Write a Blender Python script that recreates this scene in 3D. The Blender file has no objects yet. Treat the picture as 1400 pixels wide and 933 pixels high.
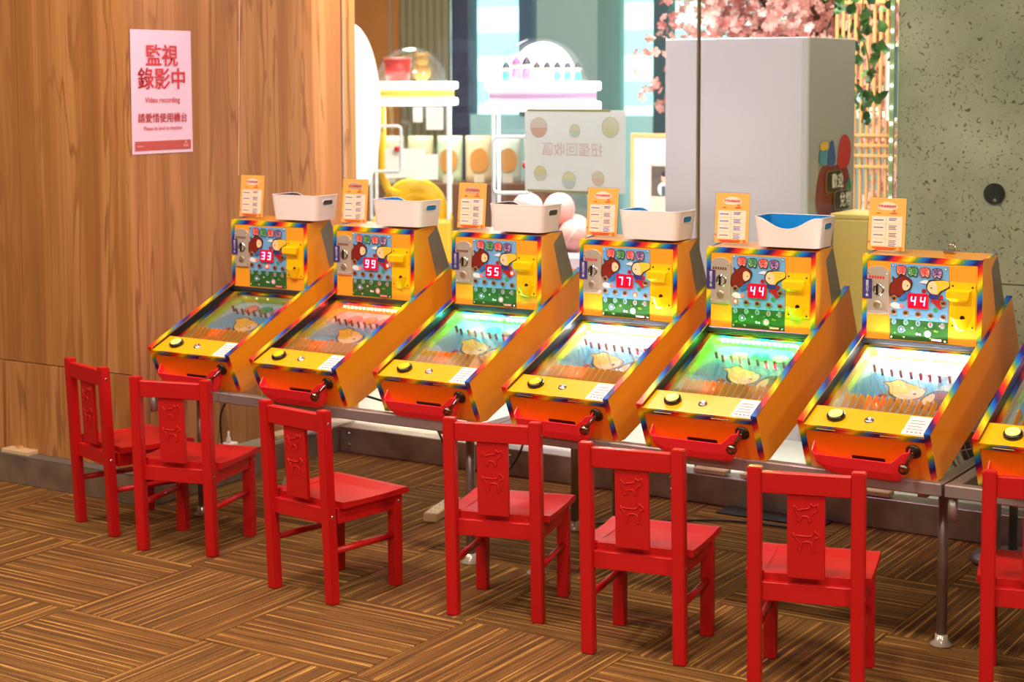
import bpy, bmesh, math, random
from mathutils import Vector, Matrix
random.seed(7)
SC = bpy.context.scene
COL = SC.collection
PI = math.pi

# ------------------------------------------------------------------ camera (solved from the photograph)
F_PX, CY_PX = 2342.86, 302.97
PITCH, YAW, ROLL = 0.0821, -0.5695, -0.0032
CAM = Vector((3.3282, -3.6528, 1.4583))
fw = Vector((math.sin(YAW)*math.cos(PITCH), math.cos(YAW)*math.cos(PITCH), -math.sin(PITCH)))
rt0 = Vector((math.cos(YAW), -math.sin(YAW), 0)); up0 = rt0.cross(fw)
rt = rt0*math.cos(ROLL) + up0*math.sin(ROLL); up = up0*math.cos(ROLL) - rt0*math.sin(ROLL)
cd = bpy.data.cameras.new('camera'); cam = bpy.data.objects.new('camera', cd); COL.objects.link(cam)
cd.sensor_width = 36; cd.lens = F_PX/1400*36; cd.shift_y = (CY_PX-466.5)/1400
cd.clip_end = 200
cd.dof.use_dof = True; cd.dof.focus_distance = 4.55; cd.dof.aperture_fstop = 4.5
m3 = Matrix((rt, up, -fw)).transposed(); cam.matrix_world = Matrix.Translation(CAM) @ m3.to_4x4()
SC.camera = cam

def ray(px, py): return fw + rt*((px-700)/F_PX) - up*((py-CY_PX)/F_PX)
def on_y(px, py, Y): d = ray(px, py); return CAM + d*((Y-CAM.y)/d.y)
def on_x(px, py, X): d = ray(px, py); return CAM + d*((X-CAM.x)/d.x)
def on_z(px, py, Z): d = ray(px, py); return CAM + d*((Z-CAM.z)/d.z)
def at_depth(px, py, dd): d = ray(px, py); return CAM + d*(dd/d.dot(fw))

# ------------------------------------------------------------------ world, lights, exposure
SC.view_settings.view_transform = 'Standard'; SC.view_settings.look = 'None'
SC.view_settings.gamma = 1; SC.view_settings.use_curve_mapping = False
SC.view_settings.exposure = 0.3
w = bpy.data.worlds.new('sky'); SC.world = w; w.use_nodes = True
bg = w.node_tree.nodes['Background']; bg.inputs[0].default_value = (0.78, 0.97, 1.0, 1); bg.inputs[1].default_value = 3.8

def area(name, loc, size, power, col, rot=(0, 0, 0), sy=None):
    l = bpy.data.lights.new(name, 'AREA'); l.energy = power; l.color = col; l.size = size
    if sy: l.shape = 'RECTANGLE'; l.size_y = sy
    o = bpy.data.objects.new(name, l); COL.objects.link(o); o.location = loc; o.rotation_euler = rot
    return o
WARM = (1.0, 0.85, 0.66)
for i, (x, y, pw) in enumerate([(-1.5, -1.0, 36), (0.1, -0.95, 36), (1.75, -0.95, 38), (3.4, -0.95, 34), (-0.6, -3.2, 30), (1.4, -3.4, 40), (3.4, -3.4, 40), (5.4, -1.6, 75)]):
    area('ceiling_lamp_light', (x, y, 2.93), 0.28 if y > -1 else 0.6, pw, WARM)
for x, y, pw in [(-0.3, 2.3, 85), (1.0, 3.2, 70), (-2.6, 4.4, 85)]:
    area('shop_lamp_light', (x, y, 2.93), 0.5, pw, (1.0, 0.90, 0.78))
area('pink_lamp_light', (0.3, 0.2, 2.93), 0.3, 16, (1.0, 0.45, 0.85))

# ------------------------------------------------------------------ helpers
def lin(c):
    c = c/255.0
    return c/12.92 if c <= 0.04045 else ((c+0.055)/1.055)**2.4
def rgb(*c): return (lin(c[0]), lin(c[1]), lin(c[2]), 1.0)
MATS = {}
def P(name, col, rough=0.5, metal=0.0, emit=None, es=0.0, spec=0.5, coat=0.0, bump=None, trans=0.0, alpha=1.0):
    if name in MATS: return MATS[name]
    m = bpy.data.materials.new(name); m.use_nodes = True; MATS[name] = m
    b = m.node_tree.nodes['Principled BSDF']
    b.inputs['Base Color'].default_value = rgb(*col); b.inputs['Roughness'].default_value = rough
    b.inputs['Metallic'].default_value = metal; b.inputs['Specular IOR Level'].default_value = spec
    b.inputs['Coat Weight'].default_value = coat; b.inputs['Transmission Weight'].default_value = trans
    b.inputs['Alpha'].default_value = alpha
    if emit: b.inputs['Emission Color'].default_value = rgb(*emit); b.inputs['Emission Strength'].default_value = es
    if bump:
        n = m.node_tree.nodes.new('ShaderNodeTexNoise'); n.inputs['Scale'].default_value = bump[0]; n.inputs['Detail'].default_value = 4
        bp = m.node_tree.nodes.new('ShaderNodeBump'); bp.inputs['Strength'].default_value = bump[1]; bp.inputs['Distance'].default_value = 0.002
        tc = m.node_tree.nodes.new('ShaderNodeTexCoord')
        m.node_tree.links.new(tc.outputs['Object'], n.inputs['Vector'])
        m.node_tree.links.new(n.outputs['Fac'], bp.inputs['Height']); m.node_tree.links.new(bp.outputs['Normal'], b.inputs['Normal'])
    return m
class NT:
    def __init__(s, name):
        s.m = bpy.data.materials.new(name); s.m.use_nodes = True; s.t = s.m.node_tree; MATS[name] = s.m
        s.b = s.t.nodes['Principled BSDF']; s.out = s.t.nodes['Material Output']
    def n(s, kind, **kw):
        nd = s.t.nodes.new('ShaderNode'+kind)
        for k, v in kw.items(): setattr(nd, k, v)
        return nd
    def l(s, a, b): s.t.links.new(a, b)
    def math(s, op, a, b=None):
        nd = s.n('Math', operation=op)
        for i, v in enumerate((a, b)):
            if v is None: continue
            if isinstance(v, (int, float)): nd.inputs[i].default_value = v
            else: s.l(v, nd.inputs[i])
        return nd.outputs[0]
    def ramp(s, fac, stops, interp='LINEAR'):
        r = s.n('ValToRGB'); r.color_ramp.interpolation = interp
        els = r.color_ramp.elements
        els[0].position, els[0].color = stops[0][0], rgb(*stops[0][1])
        els[1].position, els[1].color = stops[-1][0], rgb(*stops[-1][1])
        for p_, c in stops[1:-1]:
            e = els.new(p_); e.color = rgb(*c)
        s.l(fac, r.inputs[0]); return r.outputs[0]

# rainbow edge tape
nt = NT('rainbow_tape'); tc = nt.n('TexCoord'); sp = nt.n('SeparateXYZ'); nt.l(tc.outputs['Object'], sp.inputs[0])
v = nt.math('ADD', nt.math('MULTIPLY', sp.outputs[0], 1.0), nt.math('ADD', nt.math('MULTIPLY', sp.outputs[1], 1.02), nt.math('MULTIPLY', sp.outputs[2], -1.0)))
v = nt.math('FRACT', nt.math('MULTIPLY', v, 1/0.113))
c = nt.ramp(v, [(0, (206, 30, 40)), (.12, (226, 60, 30)), (.22, (246, 150, 20)), (.36, (250, 215, 30)), (.50, (120, 150, 30)), (.60, (30, 130, 160)), (.70, (30, 90, 190)), (.82, (28, 32, 100)), (.92, (90, 20, 80)), (1, (206, 30, 40))])
nt.l(c, nt.b.inputs['Base Color']); nt.b.inputs['Roughness'].default_value = 0.25
RAINBOW = nt.m

def wood(name, dark, mid, light, scale=1.0):
    nt = NT(name); tc = nt.n('TexCoord'); oi = nt.n('ObjectInfo'); cmb = nt.n('CombineXYZ')
    for k, f_ in enumerate((31.0, 17.0, 7.0)): nt.l(nt.math('MULTIPLY', oi.outputs['Random'], f_), cmb.inputs[k])
    def tex(sx, sz, detail, dist, sc=1.0):
        mp = nt.n('Mapping'); nt.l(tc.outputs['Object'], mp.inputs[0]); nt.l(cmb.outputs[0], mp.inputs['Location']); mp.inputs['Scale'].default_value = (sx*scale, sx*scale, sz*scale)
        n_ = nt.n('TexNoise'); n_.inputs['Scale'].default_value = sc; n_.inputs['Detail'].default_value = detail; n_.inputs['Distortion'].default_value = dist; nt.l(mp.outputs[0], n_.inputs['Vector']); return n_.outputs['Fac']
    broad = tex(9, .35, 3, .4); grain = tex(70, 1.2, 3, 0); wavy = tex(11, 1.1, 2.0, .7)
    f = nt.math('ADD', nt.math('MULTIPLY', broad, .75), nt.math('MULTIPLY', grain, .25))
    c = nt.ramp(f, [(.34, tuple(int(.75*m_+.25*d_) for m_, d_ in zip(mid, dark))), (.46, mid), (.58, light), (.68, mid)])
    line = nt.math('ABSOLUTE', nt.math('SUBTRACT', wavy, .5))
    k = nt.ramp(line, [(.0, dark), (.010, tuple(int(.6*m_+.4*d_) for m_, d_ in zip(mid, dark))), (.035, (255, 255, 255))])
    mx = nt.n('MixRGB', blend_type='MULTIPLY'); nt.l(nt.ramp(broad, [(.42, (60, 60, 60)), (.6, (190, 190, 190))]), mx.inputs[0]); nt.l(c, mx.inputs[1]); nt.l(k, mx.inputs[2])
    nt.l(mx.outputs[0], nt.b.inputs['Base Color']); nt.b.inputs['Roughness'].default_value = 0.42
    return nt.m
WOOD = wood('wood_veneer', (112, 70, 36), (164, 108, 58), (190, 134, 80))
WOOD2 = wood('wood_light', (150, 100, 55), (200, 150, 95), (225, 180, 125))

# carpet tile
nt = NT('carpet_pile'); tc = nt.n('TexCoord'); sp = nt.n('SeparateXYZ'); nt.l(tc.outputs['Object'], sp.inputs[0])
oi = nt.n('ObjectInfo'); cb = nt.n('CombineXYZ')
nt.l(nt.math('MULTIPLY', sp.outputs[0], 0.6), cb.inputs[0]); nt.l(nt.math('ADD', nt.math('MULTIPLY', sp.outputs[1], 62.0), nt.math('MULTIPLY', oi.outputs['Random'], 50.0)), cb.inputs[1])
n1 = nt.n('TexNoise'); n1.inputs['Scale'].default_value = 1.0; n1.inputs['Detail'].default_value = 2.5; n1.inputs['Roughness'].default_value = 0.75; nt.l(cb.outputs[0], n1.inputs['Vector'])
c1 = nt.ramp(n1.outputs['Fac'], [(.30, (80, 56, 36)), (.40, (120, 80, 45)), (.455, (90, 67, 42)), (.51, (150, 103, 52)), (.555, (106, 76, 44)), (.585, (184, 132, 64)), (.61, (230, 178, 96)), (.635, (128, 90, 48)), (.72, (216, 166, 90))])
n2 = nt.n('TexNoise'); n2.inputs['Scale'].default_value = 420; n2.inputs['Detail'].default_value = 2; nt.l(tc.outputs['Object'], n2.inputs['Vector'])
mx = nt.n('MixRGB', blend_type='MULTIPLY'); mx.inputs[0].default_value = 0.75
nt.l(c1, mx.inputs[1]); nt.l(nt.ramp(n2.outputs['Fac'], [(.3, (120, 110, 105)), (.65, (255, 255, 255))]), mx.inputs[2])
nt.l(mx.outputs[0], nt.b.inputs['Base Color']); nt.b.inputs['Roughness'].default_value = 0.95; nt.b.inputs['Specular IOR Level'].default_value = 0.1
bp = nt.n('Bump'); bp.inputs['Strength'].default_value = 0.6; bp.inputs['Distance'].default_value = 0.003
nt.l(nt.math('ADD', n2.outputs['Fac'], n1.outputs['Fac']), bp.inputs['Height']); nt.l(bp.outputs[0], nt.b.inputs['Normal'])
CARPET = nt.m

# concrete with dark curly marks
nt = NT('concrete'); tc = nt.n('TexCoord')
n1 = nt.n('TexNoise'); n1.inputs['Scale'].default_value = 3.0; n1.inputs['Detail'].default_value = 6; nt.l(tc.outputs['Object'], n1.inputs['Vector'])
base = nt.ramp(n1.outputs['Fac'], [(.3, (166, 162, 136)), (.55, (196, 190, 160)), (.75, (214, 208, 178))])
n2 = nt.n('TexNoise'); n2.inputs['Scale'].default_value = 40; n2.inputs['Detail'].default_value = 1.5; n2.inputs['Distortion'].default_value = 2.6; nt.l(tc.outputs['Object'], n2.inputs['Vector'])
k = nt.ramp(n2.outputs['Fac'], [(.325, (84, 84, 66)), (.375, (255, 255, 255))])
mx = nt.n('MixRGB', blend_type='MULTIPLY'); mx.inputs[0].default_value = 0.8; nt.l(base, mx.inputs[1]); nt.l(k, mx.inputs[2])
nt.l(mx.outputs[0], nt.b.inputs['Base Color']); nt.b.inputs['Roughness'].default_value = 0.5
CONCRETE = nt.m

# brushed steel kerb
nt = NT('brushed_steel'); tc = nt.n('TexCoord'); n1 = nt.n('TexNoise'); n1.inputs['Scale'].default_value = 9; n1.inputs['Detail'].default_value = 5; nt.l(tc.outputs['Object'], n1.inputs['Vector'])
nt.l(nt.ramp(n1.outputs['Fac'], [(.3, (150, 144, 138)), (.7, (196, 190, 182))]), nt.b.inputs['Base Color'])
nt.b.inputs['Metallic'].default_value = 0.85; nt.l(nt.math('ADD', nt.math('MULTIPLY', n1.outputs['Fac'], 0.25), 0.22), nt.b.inputs['Roughness'])
STEEL = nt.m

def thin_glass(name, tint=(255, 255, 255), boost=1.0, rough=0.0, const=None):
    nt = NT(name); nt.t.nodes.remove(nt.b)
    tr = nt.n('BsdfTransparent'); tr.inputs[0].default_value = rgb(*tint)
    gl = nt.n('BsdfGlossy'); gl.inputs['Roughness'].default_value = rough
    fr = nt.n('Fresnel'); fr.inputs[0].default_value = 1.45
    mx = nt.n('MixShader'); nt.l(nt.math('MULTIPLY', fr.outputs[0], boost) if const is None else nt.math('ADD', const, 0.0), mx.inputs[0]); nt.l(tr.outputs[0], mx.inputs[1]); nt.l(gl.outputs[0], mx.inputs[2])
    nt.l(mx.outputs[0], nt.out.inputs[0]); return nt.m
GLASS = thin_glass('partition_glass', (244, 250, 250), 0.7)
ACRYL = thin_glass('clear_acrylic', (240, 245, 245), 1.0)
SIGNACRYL = thin_glass('sign_acrylic', (252, 252, 252), 0.12)
FIELDGLASS = thin_glass('playfield_glass', (244, 244, 242), 0.35)

ORANGE = P('orange_laminate', (234, 156, 30), 0.20, coat=0.25)
ORANGE_F = P('orange_front_panel', (244, 134, 16), 0.3, coat=0.15)
YELLOW = P('yellow_deck', (243, 174, 10), 0.3, coat=0.1)
HEADFACE = P('amber_head_face', (238, 158, 40), 0.35)
BLACKIN = P('black_laminate', (20, 20, 26), 0.25)
RED = P('red_chair_paint', (186, 20, 22), 0.40, spec=0.35, bump=(40, 0.06))
REDTRAY = P('coral_red_plastic', (250, 50, 62), 0.28)
CHROME = P('chrome', (200, 195, 190), 0.12, 1.0)
STEELPL = P('coin_plate_steel', (206, 192, 176), 0.28, 0.45)
DARKSTEEL = P('dark_steel', (70, 60, 54), 0.3, 0.9)
GREYSHEET = P('grey_sheet_metal', (150, 145, 135), 0.4, 0.7)
BLACK = P('black_plastic', (16, 15, 15), 0.3)
WHITEP = P('white_paper', (238, 232, 226), 0.7)
YPLAST = P('yellow_plastic', (250, 196, 10), 0.22, spec=0.6)
TABLE = P('grey_table_steel', (150, 138, 138), 0.35, 0.55)

# ---------------- mesh building
def new_bm(): return bmesh.new()
def finish(bm, name, mat, smooth=False, recalc=True):
    if recalc: bmesh.ops.recalc_face_normals(bm, faces=bm.faces)
    me = bpy.data.meshes.new(name); bm.to_mesh(me); bm.free()
    if mat: me.materials.append(mat)
    if smooth:
        for p_ in me.polygons: p_.use_smooth = True
    return me
def link(name, me, parent=None, loc=(0, 0, 0), rot=(0, 0, 0), kind=None):
    o = bpy.data.objects.new(name, me); COL.objects.link(o); o.parent = parent
    o.location = loc; o.rotation_euler = rot
    if kind: o['kind'] = kind
    return o
def thing(name, label, cat, loc=(0, 0, 0), rotz=0, group=None):
    o = bpy.data.objects.new(name, None); COL.objects.link(o); o.empty_display_size = 0.05
    o.location = loc; o.rotation_euler = (0, 0, rotz); tag(o, label, cat, group); return o
def tag(o, label, cat, group=None):
    o['label'] = label; o['category'] = cat
    if group: o['group'] = group
    return o
def struct(name, me, parent=None, label=None):
    o = link(name, me, parent)
    if not parent: o['kind'] = 'structure'
    if label: o['label'] = label
    return o
def bx(bm, a, b, bev=0.0, seg=1):
    a = Vector(a); b = Vector(b)
    vs = [bm.verts.new((x, y, z)) for x in (a.x, b.x) for y in (a.y, b.y) for z in (a.z, b.z)]
    fs = [bm.faces.new([vs[i] for i in q]) for q in ((0, 1, 3, 2), (4, 6, 7, 5), (0, 4, 5, 1), (2, 3, 7, 6), (0, 2, 6, 4), (1, 5, 7, 3))]
    if bev:
        es = list({e for f in fs for e in f.edges})
        bmesh.ops.bevel(bm, geom=es, offset=bev, segments=seg, affect='EDGES', profile=0.5)
    return bm
def box(a, b, bev=0.0, seg=1): return bx(new_bm(), a, b, bev, seg)
def prism(bm, poly, fn, a, b, bev=0.0):
    """poly of 2D points; fn(u, v, w) -> 3D; extruded from w=a to w=b"""
    n = len(poly)
    A = [bm.verts.new(fn(u, v, a)) for u, v in poly]; B = [bm.verts.new(fn(u, v, b)) for u, v in poly]
    fs = [bm.faces.new(A), bm.faces.new(B[::-1])]
    for i in range(n): fs.append(bm.faces.new([A[i], B[i], B[(i+1) % n], A[(i+1) % n]]))
    if bev:
        bmesh.ops.recalc_face_normals(bm, faces=fs)
        bmesh.ops.bevel(bm, geom=list({e for f in fs for e in f.edges}), offset=bev, segments=1, affect='EDGES')
    return bm
YZ = lambda u, v, w: (w, u, v)
XZ = lambda u, v, w: (u, w, v)
XY = lambda u, v, w: (u, v, w)
def tube(bm, pts, r, n=8, closed=False, cap=True):
    pts = [Vector(p_) for p_ in pts]; N = len(pts); rings = []; prev = None
    for i, p_ in enumerate(pts):
        if closed: t = pts[(i+1) % N]-pts[i-1]
        else: t = pts[min(i+1, N-1)]-pts[max(i-1, 0)]
        t.normalize()
        if prev is None:
            ref = Vector((0, 0, 1)) if abs(t.z) < 0.9 else Vector((1, 0, 0))
            u = t.cross(ref).normalized()
        else:
            u = (prev - t*prev.dot(t)).normalized()
        prev = u; v = t.cross(u)
        rr = r[i] if isinstance(r, (list, tuple)) else r
        rings.append([bm.verts.new(p_ + (u*math.cos(2*PI*k/n)+v*math.sin(2*PI*k/n))*rr) for k in range(n)])
    for i in range(N if closed else N-1):
        a, b = rings[i], rings[(i+1) % N]
        for k in range(n): bm.faces.new([a[k], a[(k+1) % n], b[(k+1) % n], b[k]])
    if cap and not closed: bm.faces.new(rings[0][::-1]); bm.faces.new(rings[-1])
    return bm
def lathe(bm, prof, n=20, M=None):
    M = M or Matrix(); rings = []
    for r, z in prof:
        if r < 1e-6: rings.append([bm.verts.new(M @ Vector((0, 0, z)))])
        else: rings.append([bm.verts.new(M @ Vector((r*math.cos(2*PI*k/n), r*math.sin(2*PI*k/n), z))) for k in range(n)])
    for a, b in zip(rings, rings[1:]):
        for k in range(n):
            if len(a) == 1 and len(b) == 1: continue
            if len(a) == 1: bm.faces.new([a[0], b[k], b[(k+1) % n]])
            elif len(b) == 1: bm.faces.new([a[k], a[(k+1) % n], b[0]])
            else: bm.faces.new([a[k], a[(k+1) % n], b[(k+1) % n], b[k]])
    return bm
def sphere(bm, c, r, n=12, m=8, sc=(1, 1, 1)):
    prof = [(r*math.sin(PI*i/m), -r*math.cos(PI*i/m)) for i in range(m+1)]
    prof[0] = (0, -r); prof[-1] = (0, r)
    return lathe(bm, prof, n, Matrix.Translation(c) @ Matrix.Diagonal((sc[0], sc[1], sc[2], 1)))
def spline(pts, k=5):
    out = []; n = len(pts)
    for i in range(n):
        p0, p1, p2, p3 = [Vector(pts[(i+j-1) % n]) for j in range(4)]
        for s in range(k):
            t = s/k
            out.append(0.5*((2*p1)+(p2-p0)*t+(2*p0-5*p1+4*p2-p3)*t*t+(3*p1-p0-3*p2+p3)*t**3))
    return [(q[0], q[1]) for q in out]
def ell(cx, cz, rx, rz=None, n=16):
    rz = rz or rx
    return [(cx+rx*math.cos(2*PI*i/n), cz+rz*math.sin(2*PI*i/n)) for i in range(n)]
def rrect(x0, z0, x1, z1, r, k=4):
    out = []
    for cx, cz, a0 in ((x1-r, z1-r, 0), (x0+r, z1-r, PI/2), (x0+r, z0+r, PI), (x1-r, z0+r, 1.5*PI)):
        for i in range(k+1): a = a0+PI/2*i/k; out.append((cx+r*math.cos(a), cz+r*math.sin(a)))
    return out
def rect(x0, z0, x1, z1): return [(x0, z0), (x1, z0), (x1, z1), (x0, z1)]
def flats(polys, fn, off):
    bm = new_bm()
    for q in polys:
        bm.faces.new([bm.verts.new(fn(u, v, off)) for u, v in q])
    return bm
TXT = {}
def text_mesh(body, size, mat, bold=0.0, line=1.0, key=None):
    kk = (body, size, mat.name, bold)
    if kk in TXT: return TXT[kk]
    cu = bpy.data.curves.new('lettering', 'FONT'); cu.body = body; cu.size = size; cu.align_x = 'CENTER'; cu.align_y = 'CENTER'
    cu.offset = bold*size; cu.space_line = line; cu.resolution_u = 2
    o = bpy.data.objects.new('lettering', cu); COL.objects.link(o)
    dg = bpy.context.evaluated_depsgraph_get()
    me = bpy.data.meshes.new_from_object(o.evaluated_get(dg)); me.name = 'lettering'
    me.materials.clear(); me.materials.append(mat)
    bpy.data.objects.remove(o); bpy.data.curves.remove(cu)
    TXT[kk] = me; return me

# ================================================================== SETTING
# floor: carpet tiles on a slab, laid quarter-turn
CZ = 0.0
floor = struct('floor', finish(box((-6, -7, -0.1), (9, 8, -0.012)), 'floor', P('carpet_underlay', (70, 52, 38), 0.95)), label='brown striped carpet tiles laid quarter turn')
TS = 0.5; TX, TY = -0.2228, 0.1012
tile_bm = box((-TS/2+.001, -TS/2+.001, -.012), (TS/2-.001, TS/2-.001, 0.0), 0.0015)
tile_me = finish(tile_bm, 'carpet_tile', CARPET)
ntile = 0
for i in range(-5, 12):
    for j in range(-7, 4):
        cx, cy = TX+(i+.5)*TS, TY+(j+.5)*TS
        if cy > 1.65 or (cx < -1.0 and cy > 0.75): continue
        v = Vector((cx, cy, 0))-CAM; z = v.dot(fw)
        if z < 1.2: continue
        px = 700+F_PX*v.dot(rt)/z; py = CY_PX-F_PX*v.dot(up)/z
        if px < -260 or px > 1660 or py > 1250: continue
        o = link('carpet_tile', tile_me, floor, (cx, cy, random.uniform(-.0008, 0.0)), (0, 0, PI/2 if (i+j) % 2 else 0)); ntile += 1

struct('ceiling', finish(box((-6, -7, 3.0), (9, 8, 3.1)), 'ceiling', P('ceiling_paint', (232, 226, 216), 0.8)))
PLASTER = P('warm_plaster', (224, 210, 190), 0.8)
struct('wall_front', finish(box((-6, -7.1, 0), (9, -7, 3)), 'wall_front', PLASTER))
struct('wall_right', finish(box((9, -7, 0), (9.1, 8, 3)), 'wall_right', PLASTER))
struct('wall_far_left', finish(box((-6.1, -7, 0), (-6, 8, 3)), 'wall_far_left', PLASTER))

# steel kerbs and their tops
KH = 0.105
DARKTOP = P('dark_ledge_stone', (104, 98, 90), 0.45)
kb = struct('trim_1', finish(box((-6, 0.545, 0), (-0.885, 0.60, KH-.004), .002), 'kerb', STEEL), label='brushed steel kerb before the wood wall')
struct('trim_2', finish(box((-0.885, 0.545, 0), (-0.845, 1.64, KH-.004), .002), 'kerb', STEEL))
kb2 = struct('trim_3', finish(box((-0.845, 1.60, 0), (9, 1.69, KH-.004), .002), 'kerb', STEEL), label='long brushed steel kerb under the glass partition')
struct('ledge_1', finish(box((-6, 0.545, KH-.004), (-0.845, 0.66, KH)), 'ledge', DARKTOP))['kind'] = 'structure'
struct('ledge_2', finish(box((-0.96, 0.66, KH-.004), (-0.845, 1.70, KH)), 'ledge', P('pale_ledge', (150, 140, 128), 0.5)))['kind'] = 'structure'
rv = finish(lathe(new_bm(), [(0, 0.004), (.005, .003), (.008, 0)], 10, Matrix.Rotation(PI/2, 4, 'X')), 'rivet', CHROME, True)
for x in (-0.80, -0.05, 0.30, 0.62): 
    for z in (.03, .075): link('rivet', rv, kb2, (x, 1.5995, z))
dark = link('floor_mat', finish(box((0.84, 1.50, 0), (1.22, 1.60, 0.006), .002), 'floor_mat', P('dark_rubber', (30, 26, 24), 0.8)))
tag(dark, 'dark rubber strip lying along the steel kerb', 'mat')

# wood wall: front face panels and side face panels
wl = struct('wall_left', finish(box((-6, 0.615, KH), (-0.965, 1.86, 3.0)), 'wall_left', P('wall_core', (90, 60, 35), 0.8)), label='wood veneer panelled wall')
def panel(a, b): return link('panel', finish(box(a, b, 0.0015), 'panel', WOOD), wl)
xs_ = [-6, -5.2, -4.4, -3.6, -2.8, -2.05, -1.51]
for a, b in zip(xs_, xs_[1:]):
    panel((a+.0015, .600, .44), (b-.0015, .615, 3)); panel((a+.0015, .600, KH), (b-.0015, .615, .437))
panel((-1.5085, .600, .44), (-.9655, .615, 3))
panel((-1.5085, .600, KH), (-1.33, .615, .437)); panel((-1.328, .600, KH), (-.9655, .615, .437))
ys_ = [.600, 1.77, 1.86]
panel((-.965, .600, KH), (-.950, 1.768, 3)); panel((-.965, 1.778, KH), (-.950, 1.86, 3))
link('seam_profile', finish(box((-.966, 1.7685, KH), (-.946, 1.7775, 3)), 'seam_profile', P('aluminium', (190, 190, 188), 0.3, 0.9)), wl)

# platform behind the glass
struct('floor_platform', finish(box((-6, 1.69, 0), (9, 8, KH-.006)), 'floor_platform', P('white_platform_floor', (206, 202, 196), 0.22)), label='pale glossy raised floor beyond the glass')

# glass partition
GY = 1.665
ALU = P('aluminium', (190, 190, 188), 0.3, 0.9)
g1 = struct('window_1', finish(box((-.846, GY, KH), (.681, GY+.010, 3.0)), 'window_1', GLASS), label='large clear partition glass pane')
g2 = struct('window_2', finish(box((.687, GY, KH), (2.35, GY+.010, 3.0)), 'window_2', GLASS), label='large clear partition glass pane before the concrete')
g3 = struct('window_3', finish(box((2.356, GY, KH), (5, GY+.010, 3.0)), 'window_3', GLASS))
struct('trim_4', finish(box((.681, GY-.004, KH), (.687, GY+.014, 3.0)), 'trim_4', P('warm_seam', (176, 160, 128), 0.3, 0.8)))
struct('trim_5', finish(box((2.35, GY-.004, KH), (2.356, GY+.014, 3.0)), 'trim_5', ALU))

# concrete wall right
cw = struct('wall_right_concrete', finish(box((1.345, 1.80, KH-.006), (6, 2.3, 3.0), .004), 'wall_concrete', CONCRETE), label='bare concrete wall with dark speckles')
cw['kind'] = 'structure'
hp = on_y(1360, 265, 1.80)
link('form_tie_hole', finish(lathe(new_bm(), [(0, .0), (.031, 0), (.034, -.004), (.034, 0.006), (.0, .006)], 28, Matrix.Rotation(PI/2, 4, 'X')), 'form_tie_hole', BLACK), cw, (hp.x, 1.797, hp.z))
link('hole_plug', finish(lathe(new_bm(), [(0, .002), (.005, .002), (.006, 0)], 12, Matrix.Rotation(PI/2, 4, 'X')), 'hole_plug', P('plug_grey', (150, 150, 130), .4)), cw, (hp.x+.004, 1.789, hp.z-.02))
link('joint_line', finish(box((1.346, 1.7985, .80), (6, 1.8005, .804)), 'joint_line', P('joint_dark', (100, 98, 84), .8)), cw)

# far shop wall with the daylit window
FY = 6.5
def fx(px): return on_y(px, 60, FY).x
wall_b = struct('wall_back', finish(box((-6, FY+.02, KH), (9, FY+.12, 1.22)), 'wall_back', P('pale_cyan_panel', (168, 214, 222), 0.5)), label='far shop wall under the windows')
def wseg(x0, x1, col, z0=1.22, y0=FY, y1=FY+.12, rough=.6, nm='wall_panel'):
    return link(nm, finish(box((x0, y0, z0), (x1, y1, 3.0)), nm, P('c%d_%d_%d' % col, col, rough)), wall_b)
wseg(-6, fx(550), (190, 120, 60), KH)
link('seam_profile', finish(box((fx(535)-.01, FY-.01, KH), (fx(535)+.01, FY, 3)), 'seam', ALU), wall_b)
n_c = 7
for i in range(n_c):
    a = fx(550)+(fx(617)-fx(550))*i/n_c; b = fx(550)+(fx(617)-fx(550))*(i+1)/n_c
    link('curtain_fold', finish(lathe(new_bm(), [((b-a)*.55, KH), ((b-a)*.55, 3)], 10, Matrix.Translation(((a+b)/2, FY-.02, 0))), 'curtain_fold', P('olive_curtain', (128, 122, 96), .8), True), wall_b)
wseg(fx(617), fx(640), (38, 62, 92), KH)
wseg(fx(709), fx(728), (70, 92, 120), 1.22)
wseg(fx(760), fx(842), (128, 150, 150), KH, FY-.25)
wseg(fx(893), fx(912), (60, 84, 96), KH)
wseg(fx(1300), 9, (150, 140, 120), KH)
for zz in (2.36,): link('window_rail', finish(box((fx(640), FY+.03, zz), (fx(1300), FY+.08, zz+.05)), 'window_rail', P('rail_blue', (60, 84, 110), .5)), wall_b)
link('window_pane', finish(box((fx(640), FY+.055, 1.22), (fx(1300), FY+.06, 3.0)), 'window_pane', GLASS), wall_b)
# outdoors: pale building with bands across the way
bd = thing('office_building', 'pale banded building seen outdoors beyond the far window', 'building', (-9, 26, 0))
link('facade', finish(box((-14, 0, -2), (14, 4, 4.3)), 'facade', P('facade_pale', (236, 240, 240), .7)), bd)
for k in range(5): link('window_band', finish(box((-14, -.05, -1+k*1.0), (14, 0, -.55+k*1.0)), 'window_band', P('facade_band', (176, 214, 222), .4)), bd)
gr = struct('lawn', finish(box((-40, 8, -1.2), (30, 60, -1.1)), 'lawn', P('lawn_green', (150, 190, 110), .9)))

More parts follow.
